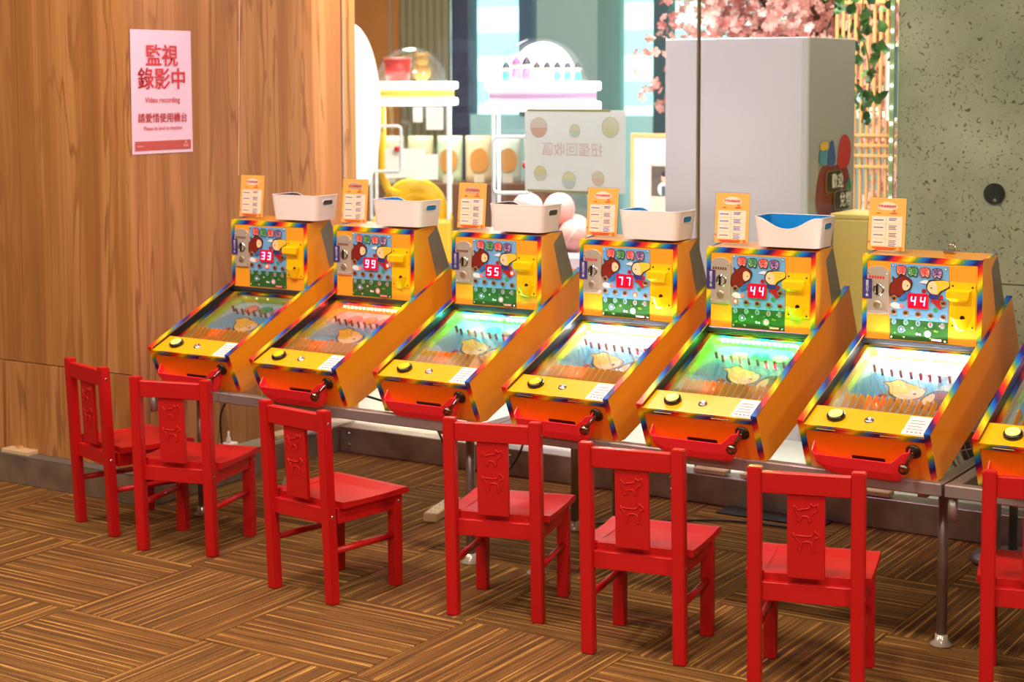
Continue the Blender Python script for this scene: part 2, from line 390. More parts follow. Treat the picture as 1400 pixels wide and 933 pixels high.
# ================================================================== FURNITURE: open steel table frames
TZ = 0.4675; MS = 1.10      # table height; machine size factor
TF, TB = 0.398, 1.052
def table(x0, x1, label, legs):
    t = thing('table_frame', label, 'table', (x0, TF, 0), 0, 'steel table frames under the machines')
    L = x1-x0; r = .033
    for y in (0, TB-TF): link('rail', finish(box((0.002, y, TZ-r), (L-.002, y+.033, TZ), .003), 'rail', TABLE), t)
    for x in (0.002, L-.035): link('cross_rail', finish(box((x, .033, TZ-r), (x+.033, TB-TF, TZ-.002), .002), 'cross_rail', TABLE), t)
    for lx, ly in legs:
        lg = link('leg', finish(tube(new_bm(), [(lx-x0, ly-TF, 0.02), (lx-x0, ly-TF, TZ-r)], .0135, 12), 'leg', TABLE, True), t)
        link('foot_cap', finish(lathe(new_bm(), [(0, .0), (.028, 0), (.030, .004), (.017, .014), (.016, .03), (0, .03)], 16, Matrix.Translation((lx-x0, ly-TF, 0))), 'foot_cap', P('clear_foot', (190, 180, 170), .2, .3), True), lg)
        link('leg_brace', finish(box((lx-x0-.012, min(ly-TF, .02) if ly < .8 else ly-TF-.02, TZ-r-.012), (lx-x0+.012, ly-TF+.02, TZ-r), .001), 'leg_brace', TABLE), t)
    link('leg_bracket', finish(tube(new_bm(), [(.018, .02, TZ-r), (.018, .02, TZ-.095)], .012, 10), 'leg_bracket', TABLE, True), t)
    return t
table(-.702, .640, 'grey steel table frame under the unlit machine and the red-lit machine', [(.472, .570), (.545, 1.068), (-.62, .57), (-.66, 1.068)])
table(.644, 1.984, 'grey steel table frame under the green-lit machine', [(1.928, .585), (.70, .58), (.70, 1.068), (1.92, 1.068)])
table(1.988, 3.33, 'grey steel table frame under the blue-lit machine', [(3.2, .57), (2.05, 1.068), (3.2, 1.068)])

# ================================================================== RED CHAIRS
CH = 0.552
def chair_parts():
    parts = []
    lean = -.026
    def post(s):
        bm = new_bm(); x = s*.121
        a = [(x-.0165, -.140), (x+.0165, -.140), (x+.0165, -.110), (x-.0165, -.110)]
        vs = []
        for z, dy in ((0, 0), (CH, lean)): vs.append([bm.verts.new((u, v+dy, z)) for u, v in a])
        fs = [bm.faces.new(vs[0]), bm.faces.new(vs[1])]+[bm.faces.new([vs[0][i], vs[0][(i+1) % 4], vs[1][(i+1) % 4], vs[1][i]]) for i in range(4)]
        bmesh.ops.recalc_face_normals(bm, faces=fs)
        bmesh.ops.bevel(bm, geom=list({e for f in fs for e in f.edges}), offset=.0025, segments=2, affect='EDGES')
        return finish(bm, 'back_post', RED)
    def yl(z): return -.125+lean*z/CH
    parts.append(('back_post', post(-1), None)); parts.append(('back_post', post(1), None))
    for s in (-1, 1):
        parts.append(('leg', finish(box((s*.121-.0165, .108, 0), (s*.121+.0165, .138, .268), .0025, 2), 'leg', RED), None))
    # seat with rounded front edge
    prof = [(-.118, .270), (-.118, .288), (-.10, .289), (-.03, .284), (.07, .284), (.13, .289), (.150, .287), (.157, .281), (.150, .270)]
    bm = prism(new_bm(), prof, YZ, -.103, .103)
    prof2 = [(-.106, .270), (-.106, .289), (-.03, .2855), (.07, .2855), (.13, .289), (.150, .287), (.157, .281), (.150, .270)]
    prism(bm, prof2, YZ, .103, .148); prism(bm, prof2, YZ, -.148, -.103)
    parts.append(('seat', finish(bm, 'seat', RED), None))
    bm = new_bm(); z0, z1 = .490, .541
    prism(bm, [(yl(z0)-.011, z0), (yl(z0)+.011, z0), (yl(z1)+.011, z1), (yl(z1)-.011, z1)], YZ, -.105, .105, .002)
    parts.append(('top_rail', finish(bm, 'top_rail', RED), None))
    bm = new_bm(); z0, z1 = .2875, .491
    prism(bm, [(yl(z0)-.006, z0), (yl(z0)+.006, z0), (yl(z1)+.006, z1), (yl(z1)-.006, z1)], YZ, -.044, .044, .001)
    parts.append(('back_slat', finish(bm, 'back_slat', RED), None))
    dog = [(-.030, .0), (-.022, .004), (-.012, .003), (.010, .003), (.018, .010), (.020, .017), (.024, .012), (.030, .008), (.030, .002), (.022, 0), (.020, -.008), (.020, -.031), (.014, -.031), (.013, -.012), (-.008, -.012), (-.012, -.031), (-.018, -.031), (-.019, -.010), (-.024, -.004), (-.030, .009)]
    cat = [(-.020, -.020), (-.020, -.006), (-.026, .004), (-.030, .014), (-.026, .014), (-.019, .004), (-.010, .008), (.002, .009), (.010, .014), (.010, .022), (.015, .017), (.021, .017), (.026, .022), (.027, .010), (.022, .003), (.014, -.002), (.012, -.020), (.006, -.020), (.004, -.010), (-.010, -.010), (-.013, -.020)]
    for poly, zc, nm in ((cat, .448, 'cat_relief'), (dog, .388, 'dog_relief')):
        bm = new_bm()
        fn = lambda u, v, w, zc=zc: (u, yl(zc+v)-.006-w, zc+v)
        tube(bm, [fn(u, v, .0) for u, v in spline([p_ for p_ in poly], 2)], .0019, 5, closed=True)
        parts.append((nm, finish(bm, nm, RED, True), 'back_slat'))
    parts.append(('apron', finish(box((-.105, -.137, .226), (.105, -.117, .270), .001), 'apron', RED), None))
    parts.append(('apron', finish(box((-.105, .112, .226), (.105, .132, .270), .001), 'apron', RED), None))
    for s in (-1, 1):
        parts.append(('apron', finish(box((s*.121-.011, -.112, .226), (s*.121+.011, .110, .270), .001), 'apron', RED), None))
        parts.append(('stretcher', finish(tube(new_bm(), [(s*.121, -.128, .148), (s*.121, .112, .148)], .0095, 12), 'stretcher', RED, True), None))
        for y, z in ((yl(.515), .515), (yl(.25), .25), (.123, .25)):
            M = Matrix.Translation((s*.1378, y, z)) @ Matrix.Rotation(s*PI/2, 4, 'Y')
            parts.append(('screw', finish(lathe(new_bm(), [(0, .001), (.0042, .001), (.005, -.001)], 10, M), 'screw', CHROME, True), None))
    return parts
CP = chair_parts()
def chair(x, y, deg, label):
    t = thing('child_chair', label, 'chair', (x, y, 0), math.radians(deg), 'small red wooden chairs in a row')
    d = {}
    for nm, me, par in CP:
        o = link(nm, me, d[par] if par else t); d.setdefault(nm, o)
    return t
def chair_from_feet(rl, rr, deg, label):
    a = math.radians(deg); m = Vector(((rl[0]+rr[0])/2, (rl[1]+rr[1])/2)); f = Vector((-math.sin(a), math.cos(a)))
    c = m+f*.132; return chair(c.x, c.y, deg, label)
chair_from_feet((-.91, .288), (-.673, .209), -18, 'small red wooden chair turned aside, next to the steel kerb before the wood wall')
chair_from_feet((-.473, .141), (-.245, .205), 14, 'small red wooden chair before the unlit pinball machine by the wood wall')
chair_from_feet((.138, .049), (.369, .022), -8.5, 'small red wooden chair before the pinball machine with red and green lights')
chair_from_feet((.716, .123), (.948, .186), 15, 'small red wooden chair before the pinball machine with cyan lights')
chair_from_feet((1.190, .044), (1.424, .088), 10.5, 'small red wooden chair between the cyan-lit and green-lit machines, before the white-lit one')
chair_from_feet((1.657, .021), (1.896, .085), 15.5, 'small red wooden chair before the white-lit pinball machine that carries no basket')
chair_from_feet((2.145, .262), (2.377, .324), 15, 'small red wooden chair before the blue-lit pinball machine')

# ================================================================== PINBALL MACHINES
W = 0.3162; T = 0.014
def S(y): return .115+.425*y
SA = math.atan(.425)
HX0, HX1 = .008, W-.008            # head box
HY, HZ0, HZ1 = .370, .262, .468
HW = HX1-HX0
MC = {}
def cached(key, fn):
    if key not in MC: MC[key] = fn()
    return MC[key]
def FX(px): return HX0+(px-20)/1140.0*HW           # pixel columns of the face study -> local x
def FZ(px, x=None): return HZ1-(px-95)/800.0*(HZ1-HZ0)
def face(u, v, w): return (u, HY-w, v)
# colours for the prints
C_SKY = P('print_sky', (112, 170, 220), .3, coat=.3); C_GRASS = P('print_grass', (50, 96, 44), .3, coat=.3); C_GRASS2 = P('print_grass_light', (112, 146, 56), .3)
C_CLOUD = P('print_white', (225, 230, 235), .35); C_HAIR = P('print_auburn', (124, 34, 22), .35); C_SKIN = P('print_skin', (246, 206, 160), .35)
C_BLOND = P('print_blond', (238, 190, 60), .35); C_SUIT = P('print_crimson', (170, 30, 34), .35); C_BLUE = P('print_blue', (48, 110, 180), .35)
C_LINE = P('print_outline', (50, 24, 22), .4); C_PINK = P('print_pink', (240, 130, 130), .35); C_GREEN = P('print_green', (60, 150, 84), .35)
C_NAVY = P('print_navy', (48, 54, 120), .35); C_BROWN = P('hole_ring_brown', (150, 100, 50), .35); C_HOLE = P('hole_dark', (44, 16, 12), .4)
C_PURPLE = P('sticker_purple', (62, 48, 112), .4); C_REDTXT = P('print_red', (214, 50, 46), .4)
LEDRED = P('led_red', (255, 60, 90), .4, emit=(255, 90, 120), es=9); LEDBG = P('display_red_window', (150, 6, 30), .2, emit=(230, 0, 50), es=.55)
LEDFRAME = P('display_frame_red', (206, 40, 34), .3)
LAMP_ON = P('lamp_on', (255, 80, 70), .3, emit=(255, 60, 50), es=14)
nt = NT('yellow_divider'); df = nt.n('BsdfDiffuse'); df.inputs[0].default_value = rgb(252, 200, 60); tl = nt.n('BsdfTranslucent'); tl.inputs[0].default_value = rgb(255, 206, 70)
mxs = nt.n('MixShader'); mxs.inputs[0].default_value = .5; nt.l(df.outputs[0], mxs.inputs[1]); nt.l(tl.outputs[0], mxs.inputs[2]); nt.l(mxs.outputs[0], nt.out.inputs[0]); nt.t.nodes.remove(nt.b)
YFIN = nt.m
FLUO = P('fluorescent_acrylic', (206, 240, 40), .12, alpha=.72); PEG = P('peg_maroon', (132, 36, 30), .3)
FIELDBLUE = P('field_blue', (96, 168, 206), .3); FIELDPALE = P('field_pale', (164, 196, 206), .3); INNERY = P('inner_yellow_wall', (234, 190, 96), .35)

SEG = {'0': 'abcdef', '1': 'bc', '2': 'abged', '3': 'abgcd', '4': 'fgbc', '5': 'afgcd', '6': 'afgedc', '7': 'abc', '8': 'abcdefg', '9': 'abcdfg'}
def digit_polys(ch, cx, cz, w_, h_):
    t = .0034; g = .0006; x0, x1 = -w_/2, w_/2; z0, z1 = -h_/2, h_/2
    q = {'a': rect(x0+g, z1-t, x1-g, z1), 'd': rect(x0+g, z0, x1-g, z0+t), 'g': rect(x0+g, -t/2, x1-g, t/2),
         'f': rect(x0, g, x0+t, z1-g), 'b': rect(x1-t, g, x1, z1-g), 'e': rect(x0, z0+g, x0+t, -g), 'c': rect(x1-t, z0+g, x1, -g)}
    return [[(cx+u+v*.12, cz+v) for u, v in q[s]] for s in SEG[ch]]

HEADTXT = [('彈', 400, 222, 'print_pink'), ('彈', 512, 228, 'print_green'), ('樂', 628, 230, 'print_pink'), ('樂', 742, 232, 'print_navy')]
RXF = (PI/2, 0, 0)
def side_panel_poly(): return [(0, .115), (.055, 0), (.085, 0), (.655, .205), (.581, .362)]
def strip(bm, p0, p1, q0, q1, n=(0, 0, 0), th=.0008):
    """thin ribbon with corners p0,p1,q1,q0 given thickness along n"""
    n = Vector(n)*th; P4 = [Vector(p0), Vector(p1), Vector(q1), Vector(q0)]
    A = [bm.verts.new(v) for v in P4]; B = [bm.verts.new(v+n) for v in P4]
    bm.faces.new(A); bm.faces.new(B[::-1])
    for i in range(4): bm.faces.new([A[i], B[i], B[(i+1) % 4], A[(i+1) % 4]])
nS = (0, -math.sin(SA), math.cos(SA))
def mk_side(x0):
    return finish(prism(new_bm(), side_panel_poly(), YZ, x0, x0+T, .0008), 'side_panel', ORANGE)
def mk_side_trim(x0):
    bm = new_bm(); e = .0006
    strip(bm, (x0-e, 0, .115), (x0+T+e, 0, .115), (x0-e, .581, .362), (x0+T+e, .581, .362), nS, .0015)
    fn = Vector((0, -.115, -.055)).normalized()
    strip(bm, (x0-e, 0, .1155), (x0+T+e, 0, .1155), (x0-e, .055, 0), (x0+T+e, .055, 0), fn, .0015)
    return finish(bm, 'edge_tape', RAINBOW)
def mk_front():
    # front panel between the side panels
    bm = prism(new_bm(), [(.006, .104), (.0145, .104), (.064, 0), (.053, 0)], YZ, T, W-T); return finish(bm, 'front_panel', ORANGE_F)
FN = Vector((0, -.104, -.047)).normalized()                   # outward normal of the front panel
def fp(u, v, w=0):   # u: local x, v: 0 top..1 bottom, w: outwards
    p_ = Vector((u, .006+.047*v, .104-.104*v)); return p_+FN*w
def mk_deck():
    bm = prism(new_bm(), [(.002, .1045), (.002, .1075), (.078, .1395), (.078, .1365)], YZ, T, W-T); return finish(bm, 'control_deck', YELLOW)
def dk(u, v, w=0):   # deck coordinates, v 0 front..1 back
    return Vector((u, .002+.076*v, .1075+.032*v))+Vector((0, -.388, .9217))*w
DA = math.atan(.032/.076)
def pf(u, v, w=0):   # playfield plane: v metres up-slope from the deck
    y = .070+v*math.cos(SA); return Vector((u, y, S(y)-.054))+Vector(nS)*w
PFL = (.372-.070)/math.cos(SA)
def mk_tray():
    # open boat-shaped catch tray built from cross sections
    bm = new_bm(); rings = []; N = 18; WR = .036
    for i in range(N+1):
        t = i/N; u = .032+(.268-.032)*t
        e = math.sin(min(1.0, t/.22, (1-t)/.14)*PI/2)
        rim = .46-.20*min(1, max(0, (t-.84)/.10))
        vb = rim+.14+(.96-rim-.14)*e
        wr = WR*(.62+.38*min(1, t/.04)) if t < .86 else WR*(1-.45*(t-.86)/.14)
        rings.append([bm.verts.new(p_) for p_ in (fp(u, rim, wr), fp(u, rim+(vb-rim)*.5, wr), fp(u, rim+(vb-rim)*.85, wr*.9), fp(u, vb, wr*.70), fp(u, vb-.03, .0012))])
    for a, b in zip(rings, rings[1:]):
        for k in range(4): bm.faces.new([a[k], a[k+1], b[k+1], b[k]])
    for ring, v_, u in ((rings[0], .36, .032), (rings[-1], .22, .268)):
        top = bm.verts.new(fp(u, v_, .0012)); bm.faces.new([top]+ring)
    bmesh.ops.recalc_face_normals(bm, faces=bm.faces)
    bmesh.ops.solidify(bm, geom=bm.faces[:], thickness=.0022)
    return finish(bm, 'catch_tray', REDTRAY)
def frame_matrix(org, zdir):
    z = Vector(zdir).normalized(); x = Vector((1, 0, 0)); y = z.cross(x).normalized()
    M = Matrix((x, y, z)).transposed().to_4x4(); M.translation = org; return M
def mk_plunger():
    M = frame_matrix(fp(.272, .33, 0), FN)
    a = finish(lathe(new_bm(), [(0, 0), (.017, 0), (.018, .003), (.016, .006), (.010, .008), (.008, .012), (0, .012)], 24, M), 'rosette', DARKSTEEL, True)
    d2 = (FN*1.0+Vector((-.05, 0, -.12))).normalized()
    M2 = frame_matrix(fp(.272, .33, .006), d2)
    b = finish(lathe(new_bm(), [(.0055, 0), (.0055, .022), (.004, .030), (.0045, .040), (.009, .046), (.0125, .052), (.013, .058), (.011, .063), (0, .064)], 20, M2), 'plunger_rod', P('plunger_chrome', (150, 120, 105), .15, 1.0), True)
    return a, b
def mk_button():
    M = frame_matrix(dk(T+.224*(W-2*T), .50), (0, -.388, .9217))
    a = finish(lathe(new_bm(), [(0, 0), (.0215, 0), (.0215, .008), (.018, .0105), (.016, .0105)], 28, M), 'button_bezel', BLACK, True)
    b = lathe(new_bm(), [(.0165, .010), (.0163, .0125), (.013, .0145), (.006, .0155), (0, .0157)], 28, M)
    return a, b
def mk_lock():
    M = frame_matrix(dk(T+.50*(W-2*T), .52), (0, -.388, .9217))
    return finish(lathe(new_bm(), [(0, .002), (.0045, .002), (.0055, .004), (.008, .0045), (.0105, .003), (.0118, 0)], 22, M), 'key_lock', CHROME, True)
def mk_hinge(u0):
    bm = new_bm()
    for k in range(5):
        a = u0+k*.0094
        tube(bm, [fp(a+.0004, .035, .003), fp(a+.009, .035, .003)], .0021, 8)
    strip(bm, fp(u0, .02, .0008), fp(u0+.047, .02, .0008), fp(u0, .09, .0008), fp(u0+.047, .09, .0008), FN, .001)
    return finish(bm, 'hinge', P('brass_hinge', (150, 128, 84), .3, .8))

def head_side_poly(): return [(HY, HZ0-.01), (HY, HZ1), (.484, HZ1+.008), (.437, .443), (.484, .31)]
def mk_head():
    bm = new_bm()
    prism(bm, head_side_poly(), YZ, HX1-.012, HX1); prism(bm, head_side_poly(), YZ, HX0, HX0+.012)
    # top and front board
    prism(bm, [(HY, HZ1-.012), (HY, HZ1), (.484, HZ1+.008), (.484, HZ1-.004)], YZ, HX0+.012, HX1-.012)
    return finish(bm, 'head_box', ORANGE)
def mk_head_back():
    bm = prism(new_bm(), [(.4845, HZ1+.0075), (.548, .343), (.484, .312), (.4375, .443)], YZ, HX0+.001, HX1-.001)
    return finish(bm, 'rear_cover', GREYSHEET)
def mk_head_face():
    return finish(box((HX0+.012, HY, HZ0-.004), (HX1-.012, HY+.010, HZ1-.012)), 'head_face', HEADFACE)
def mk_head_tape():
    bm = new_bm(); e = .0006; y = HY
    strip(bm, (HX0-e, y, HZ0+.004), (HX0+.0115, y, HZ0+.004), (HX0-e, y, HZ1), (HX0+.0115, y, HZ1), (0, -1, 0), .0015)
    strip(bm, (HX1-.0115, y, HZ0+.004), (HX1+e, y, HZ0+.004), (HX1-.0115, y, HZ1), (HX1+e, y, HZ1), (0, -1, 0), .0015)
    strip(bm, (HX0+.0115, y, HZ1-.0115), (HX1-.0115, y, HZ1-.0115), (HX0+.0115, y, HZ1+e), (HX1-.0115, y, HZ1+e), (0, -1, 0), .0015)
    n2 = (0, -.07, 1)
    strip(bm, (HX0, y, HZ1+.0002), (HX0+.006, y, HZ1+.0002), (HX0, .484, HZ1+.0083), (HX0+.006, .484, HZ1+.0083), n2, .001)
    strip(bm, (HX1-.006, y, HZ1+.0002), (HX1, y, HZ1+.0002), (HX1-.006, .484, HZ1+.0083), (HX1, .484, HZ1+.0083), n2, .001)
    strip(bm, (HX0, y, HZ1+.0002), (HX1, y, HZ1+.0002), (HX0, y+.005, HZ1+.0006), (HX1, y+.005, HZ1+.0006), n2, .0012)
    return finish(bm, 'head_edge_tape', RAINBOW)
CPX0, CPX1 = FX(66), FX(280)
def mk_coin_plate():
    x0, x1 = CPX0, CPX1; r = (x1-x0)/2; zt = FZ(205); zb = FZ(655)
    poly = [(x0, zb), (x1, zb)]+[((x0+x1)/2+r*math.cos(a), zt-r*.62+r*.62*math.sin(a)+.004) for a in [PI*k/12 for k in range(13)]]
    return finish(prism(new_bm(), poly, face, .0, .0035, .0006), 'coin_plate', STEELPL)
def on_face(u, v, w): return frame_matrix(Vector(face(u, v, w)), (0, -1, 0))
def mk_lathe_face(u, v, w, prof, nm, mat, n=20): return finish(lathe(new_bm(), prof, n, on_face(u, v, w)), nm, mat, True)
DX0, DX1 = FX(864), FX(1104)
def mk_dispenser():
    z0, z1 = FZ(745), FZ(305); bm = prism(new_bm(), rrect(DX0, z0, DX1, z1, .003, 2), face, 0, .004)
    # upper hood (wedge) and lower cup
    ha, hb = FZ(370), FZ(490); xa, xb = DX0-.004, DX1-.010
    v = [Vector(face(xa, ha, .004)), Vector(face(xb, ha, .004)), Vector(face(xb, ha-.004, .020)), Vector(face(xa, ha-.004, .020)), Vector(face(xa, hb+.010, .020)), Vector(face(xb-.003, hb+.010, .020)), Vector(face(xb-.010, hb, .004)), Vector(face(xa+.010, hb, .004))]
    vs = [bm.verts.new(q) for q in v]
    for q in ((0, 1, 2, 3), (3, 2, 5, 4), (4, 5, 6, 7), (0, 3, 4, 7), (1, 6, 5, 2)): bm.faces.new([vs[k] for k in q])
    return finish(bm, 'ball_dispenser', YPLAST)
def mk_cup():
    # scooped lower cup: half bowl with a wavy rim
    bm = new_bm(); cx = (DX0+DX1)/2-.003; zc = FZ(640); R = .027; rings = []
    for j in range(6):
        t = j/5; rr = R*(1-t*.55); dz = -.030*t
        ring = []
        for k in range(13):
            a = PI*k/12; wav = .006*abs(math.cos(a))**2*(1-t)
            ring.append(bm.verts.new(face(cx-rr*math.cos(a), zc+dz+wav, .004+rr*.72*math.sin(a))))
        rings.append(ring)
    for a, b in zip(rings, rings[1:]):
        for k in range(12): bm.faces.new([a[k], a[k+1], b[k+1], b[k]])
    bm.faces.new(rings[-1])
    me = finish(bm, 'catch_cup', YPLAST, True); return me
def girl():   # auburn-haired flying figure (flat print)
    f = lambda pts: [(FX(a), FZ(b)) for a, b in pts]
    return [(C_LINE, spline(f([(286, 470), (292, 360), (322, 330), (310, 280), (350, 300), (400, 265), (470, 285), (510, 330), (490, 400), (440, 430), (420, 480), (340, 470)]), 3)),
            (C_HAIR, spline(f([(296, 462), (300, 365), (330, 335), (320, 295), (360, 305), (405, 275), (465, 292), (500, 332), (480, 380), (430, 420), (410, 470), (345, 462)]), 3)),
            (C_SKIN, spline(f([(418, 330), (450, 312), (486, 340), (484, 385), (440, 412), (414, 385)]), 3)),
            (C_LINE, ell(FX(462), FZ(365), .0018)), (C_BLUE, spline(f([(380, 500), (420, 450), (480, 410), (500, 440), (450, 490), (400, 515)]), 3))]
def boy():
    f = lambda pts: [(FX(a), FZ(b)) for a, b in pts]
    return [(C_LINE, spline(f([(640, 380), (660, 310), (720, 290), (850, 300), (862, 360), (790, 400), (760, 440), (690, 440)]), 3)),
            (C_BLOND, spline(f([(690, 320), (740, 300), (845, 300), (855, 350), (780, 395), (745, 435), (740, 340)]), 3)),
            (C_SKIN, spline(f([(652, 380), (668, 322), (715, 305), (740, 340), (742, 430), (690, 425)]), 3)), (C_LINE, ell(FX(690), FZ(372), .0020)),
            (C_NAVY, spline(f([(670, 430), (780, 440), (770, 480), (690, 480)]), 3)), (C_SUIT, spline(f([(680, 490), (770, 480), (790, 560), (760, 560), (720, 520)]), 3)),
            (C_SUIT, ell(FX(622), FZ(405), .006, .0055)), (C_SUIT, ell(FX(785), FZ(455), .0055))]
def mk_print(items, nm, base, fn=face, step=.00012):
    bm = new_bm(); mats = []
    for k, (m, q) in enumerate(items):
        if m not in mats: mats.append(m)
        f = bm.faces.new([bm.verts.new(fn(u, v, base+k*step)) for u, v in q]); f.material_index = mats.index(m)
    me = bpy.data.meshes.new(nm); bm.normal_update(); bm.to_mesh(me); bm.free()
    for m in mats: me.materials.append(m)
    return me
def score_items():
    x0, x1 = FX(292), FX(850); za, zb, zc = FZ(160), FZ(690), FZ(885)
    it = [(C_GRASS, rect(x0, zc, x1, zb+.002)), (C_SKY, rect(x0, zb, x1, za))]
    random.seed(3)
    for k in range(16): it.append((C_GRASS2 if k % 3 else C_CLOUD, ell(FX(random.uniform(310, 835)), FZ(random.uniform(715, 860)), random.uniform(.0012, .0036), None, 8)))
    it.append((C_CLOUD, spline([(FX(a), FZ(b)) for a, b in ((580, 330), (600, 310), (640, 300), (670, 318), (690, 336))], 3)))
    it.append((C_CLOUD, spline([(FX(a), FZ(b)) for a, b in ((296, 560), (330, 530), (380, 545), (420, 580), (340, 590))], 3)))
    it.append((C_PINK, ell(FX(408), FZ(562), .006))); it.append((C_GREEN, ell(FX(733), FZ(578), .006)))
    for px, py in ((335, 715), (450, 715), (568, 717), (686, 722), (800, 725)):
        it.append((P('number_blob', (142, 170, 168), .35), ell(FX(px), FZ(py), .0062, .0074, 12)))
    for px, py, cc in ((408, 785, C_NAVY), (663, 810, C_PINK)): it += [(P('number_blob', (142, 170, 168), .35), ell(FX(px), FZ(py), .0088)), (cc, ell(FX(px), FZ(py), .0068)), (C_CLOUD, ell(FX(px), FZ(py), .004))]
    it.append((C_PINK, rect(FX(700), FZ(873), FX(795), FZ(853))))
    return it
HOLES = [(335, 492), (804, 512), (335, 622), (450, 627), (568, 632), (686, 638), (804, 644)]
def field_items():
    g = lambda pts: spline([(.03+a*.256, (.085+b)*PFL) for a, b in pts], 3)
    it = [(FIELDPALE, rect(T, 0, W-T, PFL)), (FIELDBLUE, g([(.10, .25), (.30, .20), (.50, .24), (.80, .20), (.95, .35), (.80, .50), (.9, .68), (.5, .62), (.2, .70), (.05, .5)]))]
    it += [(C_GREEN, g([(.18, .33), (.24, .31), (.30, .33), (.24, .36)])),
           (C_SUIT, g([(.30, .30), (.42, .26), (.52, .30), (.40, .34)])), (C_NAVY, g([(.42, .33), (.60, .30), (.72, .33), (.55, .37)])), (C_SUIT, g([(.32, .38), (.38, .36), (.42, .39), (.36, .42)])), (C_SUIT, g([(.66, .33), (.72, .31), (.76, .34), (.70, .37)])),
           (C_LINE, g([(.28, .56), (.36, .52), (.42, .40), (.58, .35), (.72, .40), (.74, .50), (.66, .54), (.54, .58), (.42, .62), (.36, .58)])),
           (C_BLOND, g([(.30, .555), (.37, .52), (.435, .415), (.56, .42), (.66, .53), (.53, .57), (.42, .605), (.37, .57)])),
           (C_SKIN, g([(.45, .41), (.58, .36), (.71, .405), (.73, .49), (.66, .525), (.56, .43)])), (C_LINE, g([(.63, .44), (.65, .43), (.67, .44), (.65, .46)])),
           (C_LINE, g([(.73, .36), (.76, .28), (.88, .25), (1.0, .32), (1.02, .46), (.94, .52), (.80, .50)])),
           (C_HAIR, g([(.82, .30), (.90, .26), (.99, .33), (1.0, .45), (.93, .50), (.83, .49), (.86, .40)])), (C_SKIN, g([(.75, .37), (.79, .32), (.85, .38), (.83, .47), (.78, .44)])),
           (C_BLUE, g([(.62, .30), (.70, .26), (.78, .29), (.74, .35)]))]
    for cx, cc in ((.36, C_PINK), (.58, C_GREEN), (.80, C_PINK)):
        it += [(C_LINE, g([(cx-.09, .74), (cx-.02, .69), (cx+.08, .70), (cx+.10, .78), (cx+.02, .82), (cx-.07, .80)])), (cc, g([(cx-.08, .745), (cx-.02, .70), (cx+.07, .71), (cx+.09, .78), (cx+.02, .81), (cx-.065, .795)]))]
    return it
def pfp(u, v, w): return pf(u, v, w)
def mk_rail():
    bm = new_bm(); path = []
    x0, x1, v0, v1, r = .040, .286, .15, PFL-.012, .05
    path = [(x0, v0), (x0, v1-r)]+[(x0+r-r*math.cos(a), v1-r+r*math.sin(a)) for a in [PI/2*k/6 for k in range(1, 7)]]+[(x1-r+r*math.sin(a), v1-r+r*math.cos(a)) for a in [PI/2*k/6 for k in range(0, 7)]]+[(x1, v1-r-.03)]
    A = [bm.verts.new(pf(u, v, .002)) for u, v in path]; B = [bm.verts.new(pf(u, v, .021)) for u, v in path]
    for k in range(len(path)-1): bm.faces.new([A[k], A[k+1], B[k+1], B[k]])
    tube(bm, [pf(u, v, .021) for u, v in path], .0011, 5)
    return finish(bm, 'guide_rail', FLUO)
def mk_fin():
    bm = new_bm(); poly = [(0, 0), (0, .015), (.050, .0248), (.066, .010), (.066, 0)]
    return finish(prism(bm, poly, lambda u, v, w: tuple(pf(w, .066+u, v)), -.0011, .0011), 'divider', YFIN)
def mk_sensor(): return finish(bx(new_bm(), (-.0035, -.003, 0), (.0035, .003, .008), .001), 'sensor', P('sensor_grey', (140, 140, 134), .4))
def mk_peg(): return finish(lathe(new_bm(), [(.0035, 0), (.0035, .013), (.0042, .014), (.0042, .019), (0, .0205)], 10), 'peg', PEG, True)
PEGS = [(.068, .235), (.092, .222), (.116, .222), (.140, .220), (.166, .218), (.190, .218), (.214, .214), (.238, .214), (.262, .216)]
def mk_pins():
    random.seed(11); bm = new_bm()
    for k in range(70):
        u = random.uniform(.06, .27); v = random.uniform(.15, .235)
        tube(bm, [pf(u, v, 0), pf(u, v, .018)], .00045, 4)
    return finish(bm, 'pins', P('pin_nickel', (205, 205, 205), .3, .4))
def led_mat(nm, col, es): return P('led_'+nm, (255, 255, 255), .4, emit=col, es=es)
def mk_leds(ks): # LED lamps on the strip at the back of the playfield
    bm = new_bm()
    for k in ks:
        u = .060+k*.0148; p_ = pf(u, PFL-.010, .0165); bx(bm, p_-Vector((.0028, .004, .0028)), p_+Vector((.0028, .0, .0028)))
    return bm
